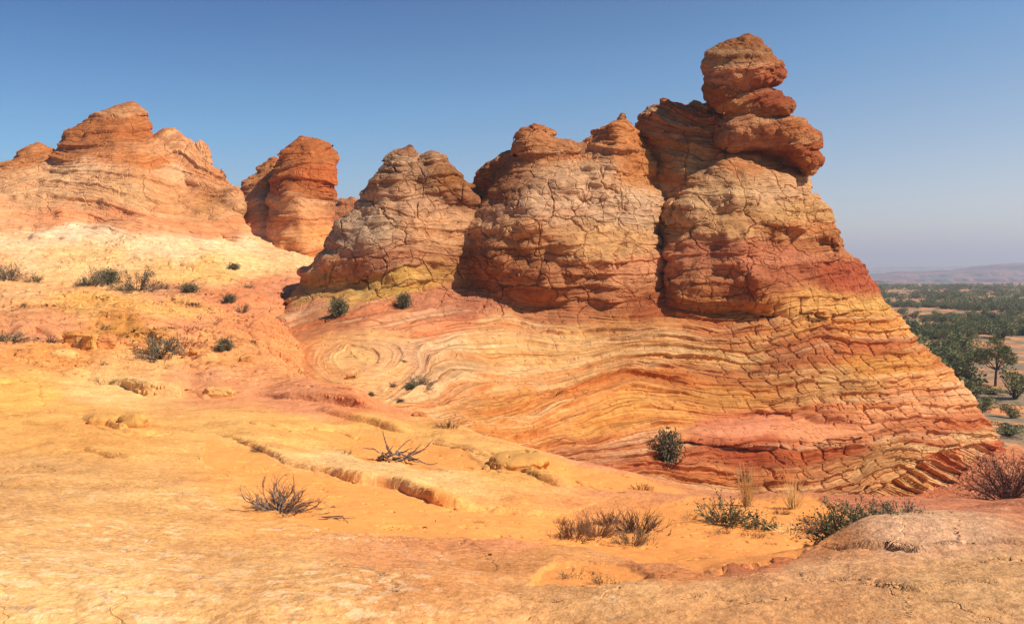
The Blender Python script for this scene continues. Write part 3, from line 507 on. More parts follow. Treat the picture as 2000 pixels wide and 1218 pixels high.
for ji, pts in enumerate(JOINTS):
    p = np.array(pts, float); x0, x1, y0, y1 = p[:, 0].min()-20, p[:, 0].max()+20, p[:, 1].min()-20, p[:, 1].max()+20
    sel = np.where((TU > x0) & (TU < x1) & (Vb > y0) & (Vb < y1) & (TD > 2.6) & (TD < 80) & ((Vb < 1005) | (TD < 12)))
    uu = TU[sel]+3*fbm(np.stack([TU[sel]/12, Vb[sel]/8, 0*TU[sel]+ji], -1), 3, 2); vv = Vb[sel]+2.5*fbm(np.stack([TU[sel]/16, Vb[sel]/10, 0*TU[sel]+ji+5], -1), 4, 2); d2 = np.full(uu.shape, 1e9)
    for a, b in zip(p, p[1:]):
        e = b-a; t = np.clip(((uu-a[0])*e[0]+(vv-a[1])*e[1])/(e@e), 0, 1); d2 = np.minimum(d2, (uu-a[0]-e[0]*t)**2+(vv-a[1]-e[1]*t)**2)
    z[sel] -= sstep(2.2, .5, np.sqrt(d2))*.0085*TD[sel]
# small random terraces in the rock on the left slopes
fn = fbm(np.stack([X[..., 0]/6, X[..., 1]/3.2, 0*z], -1), 44, 4, .5)*3; z += .16*((fn-np.floor(fn))**3)*sstep(20, 30, TD)*sstep(100, 80, TD)
X[..., 2] = z
n0, n1 = TU.shape; I = np.arange(n0*n1).reshape(n0, n1)
Q = np.stack([I[:-1, :-1], I[1:, :-1], I[1:, 1:], I[:-1, 1:]], -1).reshape(-1, 4)
gm = mesh_np('slickrock_ground', X.reshape(-1, 3), Q)
tint = palette(GROUND_COL, TU.ravel(), Vb.ravel(), .97, 6, warp=16)*np.array([1.01, 1.0, .93])
attr(gm, 'tint', tint)
bedg = z*26+ 14*fbm(X/18, 61, 3); attr(gm, 'bed', bedg.ravel())
lich = sstep(.1, .5, 1-np.abs(TD-4.5)/6)*(1-sand)*sstep(1150, 700, TU)+.5*(TU > 1150)*(TD < 7)
attr(gm, 'mask', np.stack([sand, np.clip(lich, 0, 1), sstep(18, 40, TD)], -1).reshape(-1, 3))
def ground_material():
    s = NT('slickrock', .93); pos = s.n('NewGeometry').outputs['Position']; sp = s.n('SeparateXYZ'); s.l(pos, sp.inputs[0]); x, y, zz = sp.outputs
    m = s.n('SeparateColor'); s.l(s.attr('mask', 'Color'), m.inputs[0]); sand, lich, far = m.outputs; t = s.attr('tint', 'Color'); bed = s.attr('bed')
    n1 = s.noise(pos, 1.1, 6, .62); n2 = s.noise(pos, 9, 5, .65); n3 = s.noise(pos, 60, 3, .6)
    c = s.mix(1, t, s.mix(s.rng(n1, .3, .7, 0, 1, False), (.80, .74, .68, 1), (1.16, 1.18, 1.2, 1)), 'MULTIPLY')
    c = s.mix(1, c, s.mix(s.rng(n2, .3, .7, 0, 1, False), (.86, .84, .82, 1), (1.12, 1.12, 1.12, 1)), 'MULTIPLY')
    fl = s.noise(s.vec(s.math('MULTIPLY', x, .12), s.math('MULTIPLY', y, .12), s.math('MULTIPLY', bed, .11)), 1, 4, .6)
    inv = s.math('SUBTRACT', 1, sand)
    c = s.mix(s.math('MULTIPLY', s.math('MULTIPLY', s.rng(fl, .52, .62), .5), s.math('MULTIPLY', inv, far)), c, s.mix(1, c, (.95, .74, .62, 1), 'MULTIPLY'))
    n5 = s.noise(s.vmul(pos, (22, 22, 22)), 1, 5, .75); c = s.mix(1, c, s.mix(s.rng(n5, .34, .66, 0, 1, False), (.70, .66, .62, 1), (1.22, 1.22, 1.22, 1)), 'MULTIPLY')
    st = s.noise(s.vmul(pos, (1.3, 4.5, 3)), 1.2, 6, .7, .5); c = s.mix(s.math('MULTIPLY', s.rng(st, .5, .62), .35), c, s.mix(1, c, (.84, .74, .66, 1), 'MULTIPLY')); c = s.mix(s.math('MULTIPLY', s.rng(st, .44, .34), .35), c, s.mix(1, c, (1.12, 1.16, 1.25, 1), 'MULTIPLY'))
    l1 = s.rng(s.noise(s.vmul(pos, (8, 8, 8)), 1, 5, .65, .3), .52, .58); l2 = s.rng(s.noise(pos, .9, 2), .42, .6)
    c = s.mix(s.math('MULTIPLY', s.math('MULTIPLY', l1, l2), s.math('MULTIPLY', lich, .42)), c, rgb(250, 215, 165))
    d1 = s.rng(s.noise(s.vmul(pos, (9, 9, 9)), 1.3, 4, .6, .2), .60, .66)
    c = s.mix(s.math('MULTIPLY', d1, s.math('MULTIPLY', lich, .6)), c, rgb(165, 130, 105))
    sc = s.mix(s.rng(n3, .3, .7), rgb(236, 142, 66), rgb(250, 171, 90)); sc = s.mix(s.math('MULTIPLY', s.rng(n2, .4, .6), .3), sc, rgb(226, 138, 70))
    c = s.mix(s.math('MULTIPLY', sand, .9), c, sc)
    s.l(c, s.b.inputs['Base Color'])
    # relief
    saw = s.math('FRACT', s.math('ADD', s.math('MULTIPLY', bed, .16), s.math('MULTIPLY', s.noise(s.vmul(pos, (.35, .35, .35)), 1, 4, .6), 7)))
    h = s.math('MULTIPLY', s.math('MULTIPLY', s.math('POWER', saw, 3), s.rng(s.noise(pos, .25, 2), .4, .62)), s.math('MULTIPLY', inv, s.math('MULTIPLY_ADD', far, .15, .018)))
    h = s.math('MULTIPLY_ADD', n1, s.math('MULTIPLY', inv, .09), h); h = s.math('MULTIPLY_ADD', n2, s.math('MULTIPLY', inv, .022), h)
    h = s.math('MULTIPLY_ADD', n3, .005, h)
    ck = s.math('ABSOLUTE', s.math('SUBTRACT', s.noise(s.vmul(pos, (.55, .8, .7)), 1, 4, .5), .5)); ck = s.rng(ck, .0, .0035)
    h = s.math('MULTIPLY_ADD', ck, s.math('MULTIPLY', inv, .007), h)
    h = s.math('MULTIPLY_ADD', n5, s.math('MULTIPLY', inv, .009), h)
    tr = s.math('FRACT', s.math('MULTIPLY', s.noise(s.vmul(pos, (.16, .62, .5)), 1, 5, .5), 10)); tr = s.math('MULTIPLY', s.math('POWER', tr, 4), s.rng(tr, 1, .8)); h = s.math('MULTIPLY_ADD', tr, s.math('MULTIPLY', inv, s.math('MULTIPLY_ADD', far, .13, .013)), h)
    pk = s.rng(s.noise(pos, 5, 2, .5), .3, .42); h = s.math('MULTIPLY_ADD', pk, s.math('MULTIPLY', sand, .02), h)
    rp = s.noise(s.vmul(pos, (1.2, 1.2, 1)), 1.6, 3); h = s.math('MULTIPLY_ADD', rp, s.math('MULTIPLY', sand, .05), h)
    s.disp(h); return s.m
ground = obj('ground', gm, ground_material()); ground['kind'] = 'structure'
# thin broken plates that jut out along the ledges
TINT3 = tint.reshape(TU.shape+(3,))
s_ = NT('ledge_stone', .93); _p = s_.n('NewGeometry').outputs['Position']; _n = s_.noise(_p, 6, 6, .65); _l2 = s_.noise(s_.vmul(_p, (2, 2, 40)), 1, 4, .6)
_c = s_.mix(1, s_.attr('tint', 'Color'), s_.mix(s_.rng(_n, .3, .7, 0, 1, False), (.78, .72, .66, 1), (1.12, 1.1, 1.08, 1)), 'MULTIPLY'); s_.l(s_.mix(s_.math('MULTIPLY', s_.rng(_l2, .5, .6), .35), _c, s_.mix(1, _c, (.8, .62, .5, 1), 'MULTIPLY')), s_.b.inputs['Base Color'])
s_.bump(s_.math('ADD', _n, s_.math('MULTIPLY', _l2, .6)), .03, .8); GMAT = s_.m
def plates(li, h, pts, lvl, hf):
    px = [p[0] for p in pts]; py = [p[1] for p in pts]; i0 = max(0, int((px[0]-us[0])/3.2)); i1 = min(len(us)-1, int((px[-1]-us[0])/3.2)); rows = []; tn = []; bd = []; n = i1-i0+1
    if n < 6: return
    uu = us[i0:i1+1]; nz = np.stack([uu/34, 0*uu+lvl*3, 0*uu+li], -1); nr_ = 4.5 if pts[0][1] > 1000 else 1.0; blk = np.floor(uu/(nr_*11+5*vnoise(np.stack([uu/120, 0*uu, 0*uu+li], -1), 9))+lvl*.37).astype(np.int64); br = _h(blk, blk*0+li, blk*0+lvl, 3)
    jut = (.35+.75/nr_*br+.35*fbm(nz, 31+lvl, 3)).clip(.05, 1.6); end = sstep(0, .12, np.arange(n)/n)*sstep(1, .88, np.arange(n)/n)
    for a, i in enumerate(range(i0, i1+1)):
        lw = np.interp(us[i], px, py)+rag2[i]*7; d_ = lw-Vb[i]; ok = (TD[i] > 2.6) & (TD[i] < 75); k = np.where((d_[:-1] < 2.2) & (d_[1:] >= 2.2) & ok[1:])[0]
        k = int(k[0]) if len(k) else int(np.argmin(np.abs(d_-2.2)+1e3*~ok)); T = X[i, k]; t = (.20+.12*br[a])*h+.008*T[1]/10; zt = T[2]-h*hf+.012*T[1]/10; J = jut[a]*h*.62*end[a]+.01
        s_ = T[1]*.01; rows.append([(T[0], T[1]+.9*h+.05, zt-h*.12-.02), (T[0], T[1]-J*.2, zt), (T[0], T[1]-J, zt-.12*t), (T[0], T[1]-J*1.04-.002, zt-.5*t), (T[0], T[1]-J*.92, zt-t), (T[0], T[1]+.5*h, zt-t*1.05)])
        tn.append([TINT3[i, k]]*6); bd.append([bedg[i, k]]*6)
    V = np.array(rows); I = np.arange(V.shape[0]*6).reshape(-1, 6); Q = np.stack([I[:-1, :-1], I[1:, :-1], I[1:, 1:], I[:-1, 1:]], -1).reshape(-1, 4)[:, ::-1]
    m = mesh_np('rock_ledge', V.reshape(-1, 3), Q, False); attr(m, 'tint', np.array(tn).reshape(-1, 3)); attr(m, 'bed', np.array(bd).ravel()); attr(m, 'mask', np.tile([0., .1, 0.], (len(V)*6, 1)))
    o = obj('rock_ledge', m, GMAT); o['kind'] = 'structure'
for li, (h, fade, pts) in enumerate(LEDGES):
    if pts[0][1] > 640 or pts[-1][1] > 640:
        hh = h*(1.5 if .08 < h < .35 else 1)
        plates(li, hh, pts, 0, 0.0)
        if hh > .12: plates(li, hh, pts, 1, .42)
        if hh > .3: plates(li, hh, pts, 2, .7)

def on_ground(u, v):
    """terrain point seen at photo pixel (u, v): nearest match along the column"""
    i = int(round((u-us[0])/3.2)); xx = X[i]
    vr = 609-FPX*((xx[:, 2]*CP+xx[:, 1]*SP)/(xx[:, 1]*CP-xx[:, 2]*SP))
    k = np.where((vr[:-1] >= v) & (vr[1:] < v) & (rs[:-1] > 2.5))[0]
    k = k[0] if len(k) else int(np.argmin(np.abs(vr)+1e3*(rs < 2.5)))
    return Vector(xx[k])
# ------------------------------------------------------------------ valley floor and far mesas
def sheet(name, us, Ds, zf, matl, sub=None):
    uu, dd = np.meshgrid(us, Ds, indexing='ij'); xx = (uu-1000)/FPX*dd; zz = zf(xx, dd)
    I = np.arange(uu.size).reshape(uu.shape); Q = np.stack([I[:-1, :-1], I[1:, :-1], I[1:, 1:], I[:-1, 1:]], -1).reshape(-1, 4)
    return obj(name, mesh_np(name, np.stack([xx, dd, zz], -1).reshape(-1, 3), Q), matl)
def plain_z(x, y): return -14.9+.5*fbm(np.stack([x/30, y/30, 0*x], -1), 71, 3)-np.clip(y-600, 0, 2600)*.0152+ .9*fbm(np.stack([x/160, y/160, 0*x], -1), 72, 2)*np.clip((y-150)/200, 0, 1)
def plain_mat_():
    s = NT('desert_floor', .95); g = s.n('NewGeometry').outputs['Position']
    n1 = s.noise(g, .06, 5, .6); n2 = s.noise(g, .9, 4, .65); n3 = s.noise(s.vmul(g, (.25, .12, 1)), 1, 4, .6)
    c = s.mix(s.rng(n2, .35, .65), rgb(205, 122, 72), rgb(235, 158, 100))
    c = s.mix(s.math('MULTIPLY', s.rng(n3, .38, .52), s.rng(n1, .3, .5)), c, s.mix(s.rng(n2, .4, .6), rgb(150, 125, 95), rgb(120, 108, 84)))
    s.l(c, s.b.inputs['Base Color']); s.bump(n2, .3, .7); return s.m
plain = sheet('valley_floor', np.arange(-2500, 5001, 25.), np.exp(np.linspace(math.log(58), math.log(9000), 420)), plain_z, plain_mat_()); plain['kind'] = 'structure'
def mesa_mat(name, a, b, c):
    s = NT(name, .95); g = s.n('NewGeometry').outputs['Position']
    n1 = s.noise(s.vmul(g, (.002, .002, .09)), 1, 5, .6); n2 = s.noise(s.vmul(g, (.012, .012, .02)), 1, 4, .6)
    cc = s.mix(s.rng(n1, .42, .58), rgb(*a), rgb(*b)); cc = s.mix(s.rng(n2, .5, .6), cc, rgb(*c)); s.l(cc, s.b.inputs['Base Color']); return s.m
def mesa(name, D, top, base, seed, matl, depth=700):
    xs = np.arange(-D*1.2, D*1.7, D*.002); vtop = np.interp(1000+xs/D*FPX, [p[0] for p in top], [p[1] for p in top])
    zt = P(1000, vtop, D)[..., 2]+fbm(np.stack([xs/(D*.012), 0*xs, 0*xs], -1), seed, 4)*D*.0006; rows = []
    prof = [(0, 0), (.25, .25), (.3, .5), (.55, .6), (.62, .85), (.8, .9), (.84, 1), (1.8, 1.0), (2.4, 0)]
    for fx, fz in prof:
        yy = D+depth*(fx-.8)+fbm(np.stack([xs/(D*.03), 0*xs+fx, 0*xs], -1), seed+3, 4)*depth*.18; rows.append(np.stack([xs, yy, base+(zt-base)*fz], -1))
    V = np.stack(rows, 1); I = np.arange(V.shape[0]*V.shape[1]).reshape(V.shape[:2]); Q = np.stack([I[:-1, :-1], I[1:, :-1], I[1:, 1:], I[:-1, 1:]], -1).reshape(-1, 4)
    o = obj(name, mesh_np(name, V.reshape(-1, 3), Q, False), matl); o['kind'] = 'structure'; return o
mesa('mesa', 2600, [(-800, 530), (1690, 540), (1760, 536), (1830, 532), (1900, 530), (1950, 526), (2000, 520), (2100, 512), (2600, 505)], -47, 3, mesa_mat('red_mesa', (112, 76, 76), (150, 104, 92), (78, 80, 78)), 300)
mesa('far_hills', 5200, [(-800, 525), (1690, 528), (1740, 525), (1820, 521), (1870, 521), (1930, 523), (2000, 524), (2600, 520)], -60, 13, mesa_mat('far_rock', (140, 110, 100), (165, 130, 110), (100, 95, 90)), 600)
# ------------------------------------------------------------------ plants
rnd = random.Random(4)
class MB:
    def __init__(s): s.V = []; s.F = []
    def tube(s, pts, r0, r1, n=4):
        b = len(s.V); L = len(pts)
        for i, p in enumerate(pts):
            d = (pts[min(i+1, L-1)]-pts[max(i-1, 0)]); d = d.normalized() if d.length > 1e-6 else Vector((0, 0, 1))
            a = d.orthogonal().normalized(); c = d.cross(a); r = r0+(r1-r0)*i/(L-1)
            for k in range(n): t = 2*math.pi*k/n; s.V.append(p+(a*math.cos(t)+c*math.sin(t))*r)
        for i in range(L-1):
            for k in range(n): s.F.append((b+i*n+k, b+i*n+(k+1) % n, b+(i+1)*n+(k+1) % n, b+(i+1)*n+k))
    def leaf(s, p, d, ln, wd):
        d = d.normalized(); a = d.orthogonal().normalized(); a = (a*math.cos(7*p.x+rnd.random()*6)+d.cross(a)*math.sin(rnd.random()*6)).normalized()
        b = len(s.V); s.V += [p, p+d*ln*.5+a*wd, p+d*ln, p+d*ln*.5-a*wd]; s.F.append((b, b+1, b+2, b+3))
    def mesh(s, name): return mesh_np(name, np.array([tuple(v) for v in s.V]), np.array(s.F), False)
def rv(): 
    while 1:
        v = Vector((rnd.uniform(-1, 1), rnd.uniform(-1, 1), rnd.uniform(-1, 1)))
        if .05 < v.length < 1: return v
def wander(p, d, ln, n, j=.3, g=0):
    pts = [p.copy()]; d = d.normalized()
    for i in range(n): d = (d+rv()*j+Vector((0, 0, g))).normalized(); p = p+d*ln/n; pts.append(p.copy())
    return pts, d
M_twig = plain_mat('grey_twigs', (120, 98, 84), (92, 74, 64), 20); M_dead = plain_mat('bleached_wood', (158, 138, 122), (96, 76, 64), 25)
M_dark = plain_mat('dark_bark', (70, 50, 42), (50, 36, 30), 20); M_gleaf = plain_mat('grey_green_leaf', (128, 122, 98), (96, 96, 72), 6)
M_leaf = plain_mat('green_leaf', (128, 126, 80), (96, 100, 62), 8); M_jun = plain_mat('juniper_leaf', (138, 138, 84), (92, 100, 62), 1.5); M_grass = plain_mat('straw', (238, 206, 140), (212, 170, 104), 10)
M_rust = plain_mat('dry_brush', (138, 98, 68), (108, 76, 56), 10); M_dk = plain_mat('dusky_leaf', (124, 120, 90), (84, 84, 60), 6)
def bush(kind, seed):
    """unit shrub, about 1 m wide: returns list of (part name, mesh, material)"""
    global rnd; rnd = random.Random(seed); st = MB(); lf = MB()
    cfg = dict(sage=(34, 1500, .045, .010, M_twig, M_gleaf, .55), dark=(30, 2300, .06, .018, M_dark, M_dk, .8), green=(46, 1500, .036, .013, M_twig, M_leaf, .6), dry=(64, 700, .03, .006, M_rust, M_rust, .5), brush=(70, 700, .028, .005, M_twig, M_rust, .75), tuft=(70, 0, 0, 0, M_grass, M_grass, .8), low=(40, 1100, .04, .008, M_rust, M_gleaf, .4))[kind]
    nb, nl, ll, lw, ms, ml, ht = cfg; tips = []
    for i in range(nb):
        a = rnd.uniform(0, 2*math.pi); e = rnd.uniform(.15, 1.0); r = rnd.uniform(.7, 1)
        d = Vector((math.cos(a)*(1.1-e*.8), math.sin(a)*(1.1-e*.8), e*ht*1.6))
        L = (.34+.22*rnd.random())*(1 if kind != 'tuft' else 1.2); o = Vector((math.cos(a)*.06*r, math.sin(a)*.06*r, -.03))
        if kind == 'tuft': o = Vector((rnd.gauss(0, .05), rnd.gauss(0, .05), -.02)); d = Vector((rnd.gauss(0, .25), rnd.gauss(0, .25), 1)); L = rnd.uniform(.5, 1.1)
        pts, dd = wander(o, d, L, 5, .22 if kind != 'tuft' else .07); st.tube(pts, .012 if kind != 'tuft' else .011, .004 if kind != 'tuft' else .004, 3); tips.append((pts, dd))
        if kind != 'tuft':
            for _ in range(6):
                p0 = rnd.choice(pts[2:]); q2, d2 = wander(p0, dd+rv()*.9+Vector((0, 0, .3)), rnd.uniform(.10, .26), 3, .35); st.tube(q2, .005, .002, 3); tips.append((q2, d2))
    for i in range(nl):
        if kind == 'dark':
            d = rv().normalized(); bl = .80+.34*math.sin(6*d.x+seed)*math.sin(5*d.y+2*seed+4*d.z); p = Vector((d.x*.44, d.y*.44, .37+d.z*.36))*1.0; p = Vector((0, 0, .36))+(p-Vector((0, 0, .36)))*bl*rnd.uniform(.4, 1.22)
            lf.leaf(p, d+rv()*1.1, ll*rnd.uniform(.7, 1.4), lw*rnd.uniform(.7, 1.3)); continue
        pts, dd = rnd.choice(tips); p = rnd.choice(pts[1:])+rv()*(.06 if kind in ('dark', 'sage') else .03)
        if p.z < 0: p.z = abs(p.z)*.5
        lf.leaf(p, dd+rv()*.9, ll*rnd.uniform(.7, 1.4), lw*rnd.uniform(.7, 1.3))
    out = [('branches' if kind != 'tuft' else 'blades', st.mesh(kind+'_branches'), ms)]
    if nl: out.append(('foliage', lf.mesh(kind+'_foliage'), ml))
    return out
PROTO = {}
def proto(kind, k):
    if (kind, k) not in PROTO:
        L = bush(kind, 100+k*7+len(kind)); 
        for _, m, mt in L: m.materials.append(mt)
        PROTO[kind, k] = [(n, m) for n, m, _ in L]
    return PROTO[kind, k]
def place(name, kind, k, loc, wd, ht, label, cat, group=None, rz=None):
    e = empty(name, loc, rnd.uniform(0, 6.28) if rz is None else rz); e.scale = (wd, wd, ht)
    for n, m in proto(kind, k): o = bpy.data.objects.new(n, m); col.objects.link(o); o.parent = e
    return tag(e, label, cat, group)
bpy.context.view_layer.update()
dg = None
def hit(u, v):
    """what the photo pixel (u, v) looks at: terrain or butte"""
    d = Vector(P(u, v, 1.0)); ok, loc, n, i, o, _ = scene.ray_cast(bpy.context.evaluated_depsgraph_get(), Vector((0, 0, 0)), d.normalized(), distance=2000)
    return loc if ok else Vector(P(u, v, 60))
# (u centre, v base, px wide, px high, kind, label)
SH = [(18, 548, 50, 34, 'sage', 'sage shrub at the left edge of the bench below the pale hill'), (68, 552, 30, 22, 'green', 'small bright green shrub second from the left on the bench'),
 (160, 560, 28, 20, 'sage', 'small shrub at the left foot of the bushy pair'), (186, 560, 40, 40, 'sage', 'grey shrub standing between the small shrub and the darker round one'), (213, 558, 42, 32, 'dark', 'dark round shrub at the right end of the row of three'),
 (270, 571, 80, 44, 'sage', 'widest grey spiky shrub on the bench below the pale hill'), (318, 568, 36, 16, 'sage', 'low grey brush just right of the widest bench shrub'), (370, 574, 40, 20, 'dark', 'low dark shrub behind the yellow boulder at the right end of the bench'),
 (457, 528, 26, 14, 'dark', 'lone small shrub on the pale slope right of the bench'), (483, 566, 26, 12, 'sage', 'low shrub in the pink gully below the pinnacle'), (448, 592, 30, 18, 'dark', 'dark double shrub in the pink gully'),
 (474, 612, 26, 20, 'low', 'dry yellowish shrub below the dark double shrub'), (662, 621, 42, 38, 'dark', 'round dark shrub at the foot of the butte above the swirl'), (788, 602, 34, 30, 'dark', 'dark shrub tucked under the red ledge of the butte'),
 (47, 602, 14, 10, 'dark', 'tiny shrub on the yellow slope at left'), (207, 643, 22, 10, 'sage', 'tiny tuft above the broken blocks'), (318, 698, 88, 50, 'sage', 'large rounded shrub on the yellow slab right of the broken blocks'),
 (440, 688, 36, 28, 'dark', 'dark shrub on the yellow steps left of the swirl'), (14, 668, 80, 22, 'sage', 'sprawling grey shrub at the left edge beside the hollow'), (98, 672, 36, 20, 'brush', 'leaning grey brush in the hollow'),
 (203, 753, 50, 14, 'low', 'flat grey green mat beside the left end of the overhang'), (822, 758, 52, 28, 'sage', 'grey shrub on the banded slope right of the swirl'), (800, 763, 30, 16, 'dark', 'dark clump at the left foot of the grey banded slope shrub'),
 (769, 758, 18, 14, 'low', 'small shrub left of the banded slope shrub'), (725, 776, 14, 12, 'dark', 'tiny shrub on the rim below the swirl'), (781, 789, 20, 12, 'dark', 'tiny shrub on the banded slope above the crest'), (787, 710, 16, 8, 'dark', 'tiny shrub at the right rim of the swirl'),
 (875, 838, 46, 24, 'dry', 'dark brown brush on the yellow crest'), (1076, 864, 12, 9, 'dark', 'tiny dark shrub on the ochre banded slope'), (1305, 913, 52, 66, 'dark', 'tall dark oval shrub against the red base of the butte'),
 (515, 882, 48, 16, 'brush', 'low dry tuft on the yellow slab, the larger of the two'), (553, 886, 24, 10, 'brush', 'small dry tuft right of the larger one on the yellow slab'), (678, 893, 34, 18, 'brush', 'leaning dry tuft left of the grey driftwood'),
 (1252, 962, 42, 22, 'dry', 'dry brown tuft on the pink crest'), (1120, 1062, 80, 52, 'dry', 'brown brush at the left of the sandy clump'), (1162, 1056, 80, 60, 'dry', 'wide brown brush in the middle of the sandy clump'), (1245, 1045, 90, 66, 'brush', 'tall wispy grey brush at the right of the sandy clump'),
 (1235, 1072, 66, 40, 'low', 'leafy low brush in front of the wispy grey one'), (1125, 1045, 40, 30, 'low', 'small low brush at the left end of the sandy clump'), (1118, 1142, 56, 26, 'low', 'grey green low shrub at the left of the bottom pair'), (1180, 1154, 50, 30, 'low', 'grey green low shrub at the right of the bottom pair'),
 (1420, 1030, 96, 72, 'green', 'leafy green shrub in front of the straw tuft'), (1410, 1052, 60, 22, 'dry', 'dry brush at the foot of the leafy green shrub'), (1478, 1040, 70, 44, 'green', 'thin leafy shrub right of the straw tuft'), (1525, 1010, 36, 24, 'dry', 'small dry tuft between the two leafy shrubs'), (1540, 1052, 60, 28, 'tuft', 'low straw coloured grass clump on the sand'),
 (1470, 1058, 60, 24, 'dry', 'dry twiggy mat on the sand'), (1645, 1058, 130, 90, 'green', 'widest leafy green shrub against the grey slab'), (1700, 1030, 110, 62, 'green', 'leafy shrub behind and right of the widest one'), (1765, 1022, 90, 48, 'sage', 'grey brush at the right end of the leafy shrubs'), (1600, 1045, 60, 40, 'brush', 'dry twiggy brush left of the widest leafy shrub'),
 (1457, 995, 34, 84, 'tuft', 'tall straw grass tuft beside the leafy shrub'), (1547, 1000, 30, 60, 'tuft', 'thin straw grass tuft on the crest'), (938, 1030, 26, 16, 'low', 'tiny grey plant on the sand'), (1450, 940, 34, 30, 'brush', 'small grey bush at the foot of the red wall'),
 (1190, 1030, 60, 40, 'brush', 'wispy brush behind the wide brown one in the sandy clump'), (1092, 1030, 34, 26, 'dry', 'small brown bush at the far left of the sandy clump'), (1350, 1018, 30, 14, 'low', 'flat dry sprig behind the leafy green shrub'), (1505, 1072, 40, 18, 'dry', 'broken dry brush in the sand between the straw clump and the splintered stump'), (1575, 1028, 44, 26, 'dry', 'dry bush leaning beside the thin straw tuft'),
 (1405, 1108, 36, 14, 'dry', 'small brown twiggy plant on the sand'), (1345, 1058, 18, 9, 'low', 'tiny tuft in the middle of the sand')]
pts = [on_ground(u, v) if v > 835 and (u, v) not in ((1305, 913), (1450, 940), (1076, 864)) else hit(u, v) for u, v, *_ in SH]
for n_, ((u, v, pw, ph, kd, lab), L) in enumerate(zip(SH, pts)):
    sc = L.y/FPX; nm = {'tuft': 'grass_tuft', 'brush': 'dry_bush', 'dry': 'dry_bush'}.get(kd, 'desert_shrub')
    hh = {'sage': .62, 'dark': .72, 'green': .78, 'dry': .62, 'brush': .74, 'tuft': 1.0, 'low': .45}[kd]
    wdd = pw*sc*(1.12 if v > 870 else 1.0)/(.95 if kd != 'tuft' else .55)
    place(nm, kd, n_ % 3, L-Vector((0, 0, .02)), wdd, ph*sc*(1.15 if v > 870 else 1.05)/hh, lab, 'grass' if kd == 'tuft' else 'shrub')
# big bare bush at the right edge
def bare_bush(loc, Rr, H, n, seed, name, label, matl=M_dark, leafm=M_rust):
    global rnd; rnd = random.Random(seed); st = MB(); lf = MB()
    for i in range(n):
        a = rnd.uniform(0, 6.28); d = Vector((math.cos(a), math.sin(a), rnd.uniform(.4, 1.6))); p, dd = wander(Vector((0, 0, -.1)), d, Rr*rnd.uniform(.8, 1.2), 7, .25); st.tube(p, Rr*.018, Rr*.006, 4)
        for k in range(9):
            p1, d1 = wander(rnd.choice(p[2:]), dd+rv()*.9, Rr*rnd.uniform(.25, .55), 4, .35); st.tube(p1, Rr*.006, Rr*.002, 3)
            for m in range(5):
                p2, _ = wander(rnd.choice(p1[1:]), d1+rv(), Rr*.2, 2, .3); st.tube(p2, Rr*.003, Rr*.001, 3)
                for _ in range(3): lf.leaf(rnd.choice(p2), rv(), Rr*.035, Rr*.008)
    e = empty(name, loc); e.scale = (1, 1, H/Rr)
    obj('branches', st.mesh('bare_branches'), matl, e); obj('foliage', lf.mesh('bare_foliage'), leafm, e); tag(e, label, 'shrub'); return e
M_pur = plain_mat('dusky_twigs', (98, 66, 62), (70, 46, 44), 6)
bare_bush(Vector(P(1965, 985, 34)), 2.0, 1.9, 30, 5, 'bare_bush', 'large dusky purple bare bush at the right edge below the ribbed rock', M_pur, M_pur)
# dead wood
def dead_bush(loc, s, name, label, spec, seed, cat='dead shrub'):
    global rnd; rnd = random.Random(seed); A = MB(); B = MB(); C_ = MB()
    for k in range(spec[0]):
        a = rnd.uniform(0, 6.28); d = Vector((math.cos(a), math.sin(a)*.8, rnd.uniform(.1, 1.6))); p, dd = wander(rv()*.06*s, d, s*rnd.uniform(.35, .6), 7, .38); A.tube(p, s*.018, s*.006, 5)
        for j in range(7):
            p1, d1 = wander(rnd.choice(p[2:]), dd+rv()*.8+Vector((0, 0, .3)), s*rnd.uniform(.12, .3), 4, .35); A.tube(p1, s*.006, s*.002, 3)
            for _ in range(4): p2, _x = wander(rnd.choice(p1[1:]), d1+rv()*.8, s*.1, 2, .3); B.tube(p2, s*.0025, s*.001, 3)
    for k in range(spec[1]):   # limbs lying on the ground
        a = -0.5+rnd.uniform(-1.0, .6) if k else -.9; d = Vector((math.cos(a), math.sin(a), .02)); p, dd = wander(Vector((rnd.uniform(-.2, .2)*s, rnd.uniform(-.1, .1)*s, .03)), d, s*rnd.uniform(.9, 1.25), 10, .36)
        for q_ in p: q_.z = .02*s+abs(q_.z)*.25
        C_.tube(p, s*.028, s*.008, 6)
        for j in range(6):
            p1, _x = wander(rnd.choice(p[3:]), dd+rv()*.9, s*.2, 4, .4)
            for q_ in p1: q_.z = abs(q_.z)*.7
            C_.tube(p1, s*.007, s*.002, 3)
    e = empty(name, loc); 
    if A.V: obj('branches', A.mesh('dead_branches'), M_dead if spec[2] else M_twig, e)
    if B.V: obj('twigs', B.mesh('dead_twigs'), M_twig, e)
    if C_.V: obj('fallen_limbs', C_.mesh('fallen_limbs'), M_dead, e)
    return tag(e, label, cat)
g = on_ground
def tilt(e, u, v):
    a, b, c = g(u-8, v), g(u+8, v), g(u, v-8); nn = (b-a).cross(c-a)
    if nn.z < 0: nn = -nn
    e.rotation_mode = 'QUATERNION'; e.rotation_quaternion = Vector((0, 0, 1)).rotation_difference(nn.normalized()); return e
L = g(548, 1010); dead_bush(L, 118*L.y/FPX*1.1, 'dead_bush', 'bleached dead bush with gnarled limbs sprawling on the orange sand', (30, 5, 1), 12)
tilt(bpy.data.objects['dead_bush'], 548, 1010)
L = g(770, 905); s_ = L.y/FPX*110
